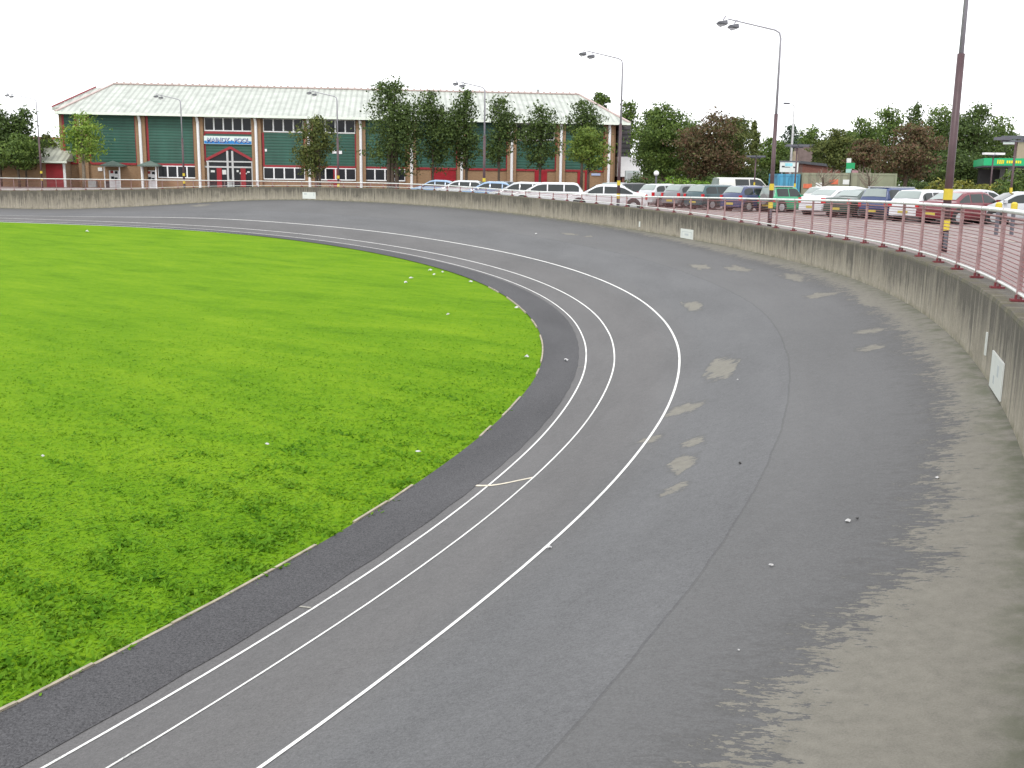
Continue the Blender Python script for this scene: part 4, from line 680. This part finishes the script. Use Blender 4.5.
def tree(px, Y, ytop, hw_px, ylow, kind, label, name='tree', blobs=None, n=2600, lean=0., bark=None, group=None, seed=None, stems=1, taper=.0):
    x = gx(px, Y); t = thing(name, (x, Y, -.02), 0, label, 'tree', group); sd = seed or int(px*7+Y); r = random.Random(sd)
    ht = at(px, ytop, Y).z; lo = at(px, ylow, Y).z; w = hw_px*Y/F*1.12; hc = ht-lo; bl = []
    nb = blobs or 9
    for k in range(nb):
        q = (k+.5)/nb; zz = lo+hc*(.12+.80*q); ww = w*math.sin(math.pi*(.16+.74*q**(1-.3*taper)))**.8*(1-taper*q*.5); an = r.uniform(0, 6.28)+k*2.4; rr = ww*r.uniform(.25, .5)
        bl.append((math.cos(an)*rr+lean*q, math.sin(an)*rr*.9, zz, ww*r.uniform(.72, .92), ww*r.uniform(.65, .85), hc/nb*r.uniform(1.2, 1.8)))
    for k in range(nb//2): an = r.uniform(0, 6.28); q = r.uniform(.1, .95); bl.append((math.cos(an)*w*.72*math.sin(math.pi*(.15+.8*q)), math.sin(an)*w*.6, lo+hc*q, w*.26, w*.26, hc*.085))
    bl.append((lean, 0, ht-hc*.07, w*.22, w*.22, hc*.08))
    f = MB(); tr = max(.05, w*.055)
    for s_ in range(stems):
        ox = (s_-(stems-1)/2)*.35
        f.tube([(ox, 0, 0), (ox*1.1+r.uniform(-.05, .05), 0, lo*.6+.2), (ox*.9+lean*.2, 0, lo+hc*.35), (lean*.7, 0, lo+hc*.8)], [tr*1.2, tr, tr*.75, tr*.2], 8)
    for b in bl[::2]: f.tube([(lean*.2, 0, max(.4, min(b[2]-hc*.2, lo+hc*.4))), ((b[0])*.5, b[1]*.5, b[2]-hc*.07), (b[0], b[1], b[2])], [tr*.5, tr*.3, tr*.12], 5)
    f.build('trunk', bark or M_bark, t, smooth=True)
    foliage('crown', bl, n, max(.085, Y/F*1.15), ML[kind], t, sd); return t
G1 = 'trees in front of the pool building'; G2 = 'trees beyond the car park'
tree(2, 108, 106, 19, 172, 'dark', 'dark tree cut by the left edge of the photo', n=3000); tree(27, 109, 107, 17, 170, 'dark', 'dark green tree left of the brick annex lamp post', n=3000)
tree(48, 113, 134, 12, 168, 'olive', 'small reddish dark tree just right of the leftmost lamp post', n=1500); tree(20, 106, 132, 20, 170, 'mid', 'lower mid green tree before the dark trees at the far left', n=2200)
tree(84.5, 106.5, 113, 25, 163, 'yellow', 'young yellow-green tree in front of the left end of the pool building', n=1700, bark=M_barkp, group=G1)
tree(318, 103, 115, 22, 178, 'olive', 'bushy olive-green tree right of the entrance windows', n=2300, group=G1, stems=2)
tree(393, 101, 79.5, 33, 176, 'dark', 'largest broad dark tree in front of the pool, left of the other tall ones', n=5200, group=G1, stems=3)
tree(433, 102, 90, 20, 172, 'dark', 'tall dark tree next right of the largest broad tree, before the red doors', n=2600, group=G1); tree(466, 104, 87, 22, 172, 'dark', 'tall dark tree just left of the lamp in front of the pool', n=2800, group=G1)
tree(499, 103, 94.5, 19, 170, 'dark', 'slim dark tree just right of the lamp in front of the pool', n=2000, group=G1); tree(540, 103, 103, 21, 170, 'dark', 'slim dark tree with rounded top between the lamp and the yellowish tree', n=2300, group=G1)
tree(581, 104, 98.5, 22, 158, 'dark', 'round-topped dark tree behind the yellowish tree at the right of the pool', n=2200, group=G1); tree(588, 96, 127, 21, 172, 'lime', 'low bright green tree at the right end of the pool building', n=2200, group=G1)
tree(598, 165, 92.5, 9, 112, 'mid', 'tree top showing above the right slope of the pool roof', n=700); tree(625, 150, 101, 14, 150, 'mid', 'pale tree behind the roof corner and lamp post', n=1400)
tree(662, 100, 102, 32, 184, 'mid', 'big green tree right of the side annex', n=6500, group=G2, blobs=13); tree(652, 106, 110, 17, 182, 'dark', 'dark lower tree left of the big green tree', n=3000, group=G2)
tree(708, 96, 111, 32, 184, 'brown', 'big red-brown tree between the two big green trees', n=5000, group=G2, blobs=12); tree(732, 99, 116, 24, 184, 'olive', 'olive tree right of the big red-brown tree', n=3600, group=G2); tree(735, 125, 119, 17, 160, 'blue', 'bluish dark tree behind the olive tree', n=1700, group=G2)
tree(751, 108, 119.5, 7, 170, 'olive', 'narrow pointed tree left of the lamp by the jeep', n=900, group=G2, taper=.6); tree(768, 140, 137, 17, 184, 'mid', 'rounded light green tree behind the lamp by the jeep', n=2000, group=G2)
tree(789, 165, 124, 14, 178, 'blue', 'bluish tree behind the slim pale lamp post', n=1500, group=G2); tree(812, 150, 126, 15, 178, 'mid', 'green tree behind the stone tower', n=1700, group=G2); tree(832, 118, 128, 20, 171, 'olive', 'olive tree above the brick shed', n=2600, group=G2)
tree(857, 140, 117, 20, 178, 'mid', 'green tree above the price sign', n=2200, group=G2); tree(882, 145, 106, 24, 184, 'mid', 'tall green tree behind the red-brown trees', n=3200, group=G2); tree(862, 98, 138, 17, 168, 'brown', 'smaller red-brown tree over the olive containers', n=2000, group=G2)
tree(905, 84, 122, 31, 182, 'brown', 'spreading red-brown tree behind the white hatchback', n=4200, group=G2, blobs=12); tree(910, 150, 102.5, 13, 180, 'dark', 'dark pointed tree rising above the spreading red-brown tree', n=1700, group=G2, taper=.3)
tree(938, 140, 104, 28, 186, 'mid', 'tall green tree just left of the nearest lamp post', n=4200, group=G2, blobs=12); tree(972, 132, 102.5, 30, 186, 'dark', 'tall dark green tree right of the nearest lamp post', n=5200, group=G2, blobs=13); tree(1006, 150, 131, 20, 180, 'dark', 'lower dark tree behind the green canopy', n=2000, group=G2); tree(925, 118, 140, 22, 188, 'dark', 'dark low tree behind the maroon saloon', n=2400, group=G2); tree(958, 112, 150, 22, 188, 'dark', 'dark low tree left of the green canopy', n=2400, group=G2)
tree(688, 122, 118, 22, 186, 'mid', 'mid green tree filling the gap between the big green tree and the red-brown one', n=2200, group=G2); tree(776, 160, 140, 20, 188, 'dark', 'dark tree far behind the blue container', n=2000, group=G2); tree(846, 165, 130, 22, 188, 'mid', 'green tree far behind the brick shed', n=2200, group=G2); tree(992, 145, 116, 22, 188, 'mid', 'green tree between the tall dark tree and the beige block', n=2600, group=G2); tree(804, 175, 138, 18, 190, 'dark', 'dark tree far behind the stone tower', n=1600, group=G2)
def hedge(px0, px1, Y, ytop, kind, label, n=1800, dep=1.6, cat='hedge', name='hedge'):
    a, b_ = gx(px0, Y), gx(px1, Y); h = at((px0+px1)/2, ytop, Y).z; t = thing(name, ((a+b_)/2, Y, -.02), 0, label, cat); L_ = b_-a; r = random.Random(int(px0)); bl = []
    k = max(3, int(L_/1.3))
    for i in range(k): hh = h*r.uniform(.78, 1.); bl.append((-L_/2+(i+.5)*L_/k, r.uniform(-.3, .3), hh*.55, L_/k*.85, dep*.5, hh*.47))
    f = MB()
    for b in bl: f.tube([(b[0], b[1], 0), (b[0], b[1], b[2])], [.04, .02], 5)
    f.build('stems', M_bark, t); foliage('foliage', bl, n, max(.085, Y/F*1.1), ML[kind], t, int(px0)); return t
hedge(664, 706, 86, 176.5, 'hedge', 'bright green clipped hedge under the red-brown tree', 1500); hedge(745, 778, 100, 165, 'dark', 'dark hedge behind the jeep lamp post', 2200, 3.); hedge(718, 748, 98, 176, 'dark', 'dark shrub row behind the navy hatchback', 1300, 3.)
hedge(925, 1012, 66, 181, 'ochre', 'long yellowish hedge behind the maroon and silver saloons', 2600); hedge(1004, 1034, 62, 166, 'mid', 'green bush at the right edge beside the twin lamp', 1300, 2.4, 'shrub', 'shrub'); hedge(892, 930, 90, 178, 'dark', 'dark shrubs right of the containers', 1500, 3., 'shrub', 'shrub')
hedge(640, 800, 150, 158, 'dark', 'long dark belt of shrubs far behind the parked cars', 7000, 6., 'shrubs', 'shrub_belt'); hedge(795, 1010, 170, 160, 'dark', 'long dark belt of shrubs far behind the containers', 9000, 6., 'shrubs', 'shrub_belt'); hedge(630, 664, 90, 174, 'dark', 'dark shrubs under the big green tree beside the globe lamp', 1400, 2.5, 'shrub', 'shrub'); hedge(706, 722, 92, 170, 'dark', 'dark shrub under the red-brown tree right of the clipped hedge', 900, 2.5, 'shrub', 'shrub')
def sapling(px, Y, ytop, label):
    t = thing('bare_sapling', (gx(px, Y), Y, -.02), 0, label, 'sapling', 'bare saplings before the containers'); h = at(px, ytop, Y).z; r = random.Random(px); f = MB(); f.tube([(0, 0, 0), (.05, 0, h*.55), (0, 0, h*.8)], [.10, .08, .05], 7); 
    f.build('trunk', M_bark, t); f = MB()
    for k in range(16): an = r.uniform(0, 6.28); l = r.uniform(.6, 1.35); z = h*r.uniform(.5, .8); m1 = (math.cos(an)*l*.5, math.sin(an)*l*.5, z+l*.25); f.tube([(0, 0, z), m1, (math.cos(an)*l, math.sin(an)*l, min(h, z+l*.7))], [.035, .025, .012], 5); f.tube([m1, (m1[0]+r.uniform(-.3, .3), m1[1]+r.uniform(-.3, .3), m1[2]+.45)], [.018, .008], 4)
    f.build('branches', M_barkp, t)
sapling(822, 71, 169, 'bare sapling in front of the olive container with white panels'); sapling(868, 71, 168, 'bare sapling before the short olive container')
# ------------------------------------------------------------------ litter
M_lit = smat('litter_paper', (.46, .46, .46), .6, .12, 12); M_litb = smat('litter_dark', (.02, .02, .02), .6)
def scrap(p, sz, label, mat=M_lit, grp='litter on the grass', nm='litter'):
    r = random.Random(int(p[0]*100+p[1]*7)); f = MB(); V = []; n = 7
    for k in range(n): a = 6.28*k/n; V.append((math.cos(a)*sz*.62*r.uniform(.6, 1.15), math.sin(a)*sz*r.uniform(.35, .8), r.uniform(.0, .5)*sz+.004))
    V.append((0, 0, sz*.7)); V += [(v[0]*.9, v[1]*.9, v[2]-.004) for v in V[:n]]; f.add(V, [(k, (k+1) % n, n) for k in range(n)]+[(k, n+1+k, n+1+(k+1) % n, (k+1) % n) for k in range(n)]+[tuple(range(n+1, 2*n+1))[::-1]])
    o = f.build(nm, mat); o.location = p; o.rotation_euler = (0, 0, r.uniform(0, 3)); return tag(o, label, 'litter', grp)
zl = Z0+.015
for (x, y, sz, lb) in ((-6.8, 14.74, .045, 'small white scrap on the grass near the left edge'), (-3.73, 15.56, .06, 'white scrap on the open grass, second from the left in the foreground'), (-1.39, 15.21, .075, 'white scrap on the grass close to the dark apron'), (-1.94, 31.12, .10, 'white scrap alone on the grass before the group at the far edge'), (.34, 23.88, .10, 'white scrap in the grass near the tip of the lawn'), (-28.8, 71.4, .22, 'white scrap far off on the lawn at the left'), (-4.14, 40.39, .13, 'nearest scrap of the group on the far lawn edge'), (-4.1, 42.01, .14, 'scrap behind the nearest one of the group on the far lawn edge'), (-3.63, 45.71, .15, 'farthest left scrap of the group on the far lawn edge'), (-3.03, 45.0, .12, 'rightmost scrap of the group on the far lawn edge'), (-3.32, 43.87, .11, 'middle scrap of the group on the far lawn edge'), (-1.68, 41.0, .13, 'scrap by the apron where the far lawn edge turns'), (.12, 33.0, .12, 'scrap by the apron above the tip of the lawn')):
    scrap((x, y, zl), sz, lb)
def tscrap(s, o, sz, lb, mat=M_lit): p = P3(s, o, .005); scrap(p, sz, lb, mat, 'litter on the track')
tscrap(4.0, 2.03, .05, 'pale scrap on the track beside the outer white line'); tscrap(2.95, 4.28, .03, 'tiny white scrap on the grey middle of the track'); tscrap(3.93, 4.72, .04, 'white scrap with a dark bit beside the dry edge'); tscrap(3.98, 4.79, .022, 'tiny dark bit touching the white scrap on the track', M_litb); tscrap(6.02, 3.46, .035, 'small black blob on the track left of the seam', M_litb); tscrap(11, 3.0, .03, 'tiny white speck beside the large dry patch'); tscrap(1.5, 4.4, .015, 'tiny speck low on the track at the bottom right'); tscrap(44, 4.1, .11, 'white scrap far up the track below the wall'); tscrap(17.6, -.45, .09, 'pale scrap on the dark apron by the broken kerb'); tscrap(5., 5.4, .03, 'small white scrap in the dry strip near the wall')
# ------------------------------------------------------------------ light: bright overcast
w = bpy.data.worlds.new('World'); SC.world = w; w.use_nodes = True; nt = w.node_tree; N = nt.nodes; L = nt.links; bg = N['Background']
sky = N.new('ShaderNodeTexSky'); sky.sky_type = 'NISHITA'; sky.sun_disc = False; sky.sun_elevation = R(48); sky.sun_rotation = R(200)
tc = N.new('ShaderNodeTexCoord'); cl = noise(nt, mapping(nt, tc.outputs['Generated'], (1, 1, 2.5)), 1.6, 5, .55)
cloud = ramp(nt, cl, [(.3, (11.5, 11.8, 12.2)), (.75, (14.5, 14.5, 14.6))])
L.new(mixc(nt, .93, sky.outputs[0], cloud), bg.inputs['Color']); bg.inputs['Strength'].default_value = .10
sd = bpy.data.lights.new('sun', 'SUN'); sd.energy = 1.2; sd.angle = R(14); sd.color = (1, .96, .9); so_ = bpy.data.objects.new('sun', sd); COL.objects.link(so_); so_.rotation_euler = (R(42), 0, R(160-360+180)) if False else (R(42), 0, R(-20))
SC.view_settings.view_transform = 'Standard'; SC.view_settings.look = 'None'; SC.view_settings.gamma = 1; SC.view_settings.use_curve_mapping = False; SC.view_settings.exposure = .54
SC.cycles.max_bounces = 6; SC.cycles.use_denoising = True
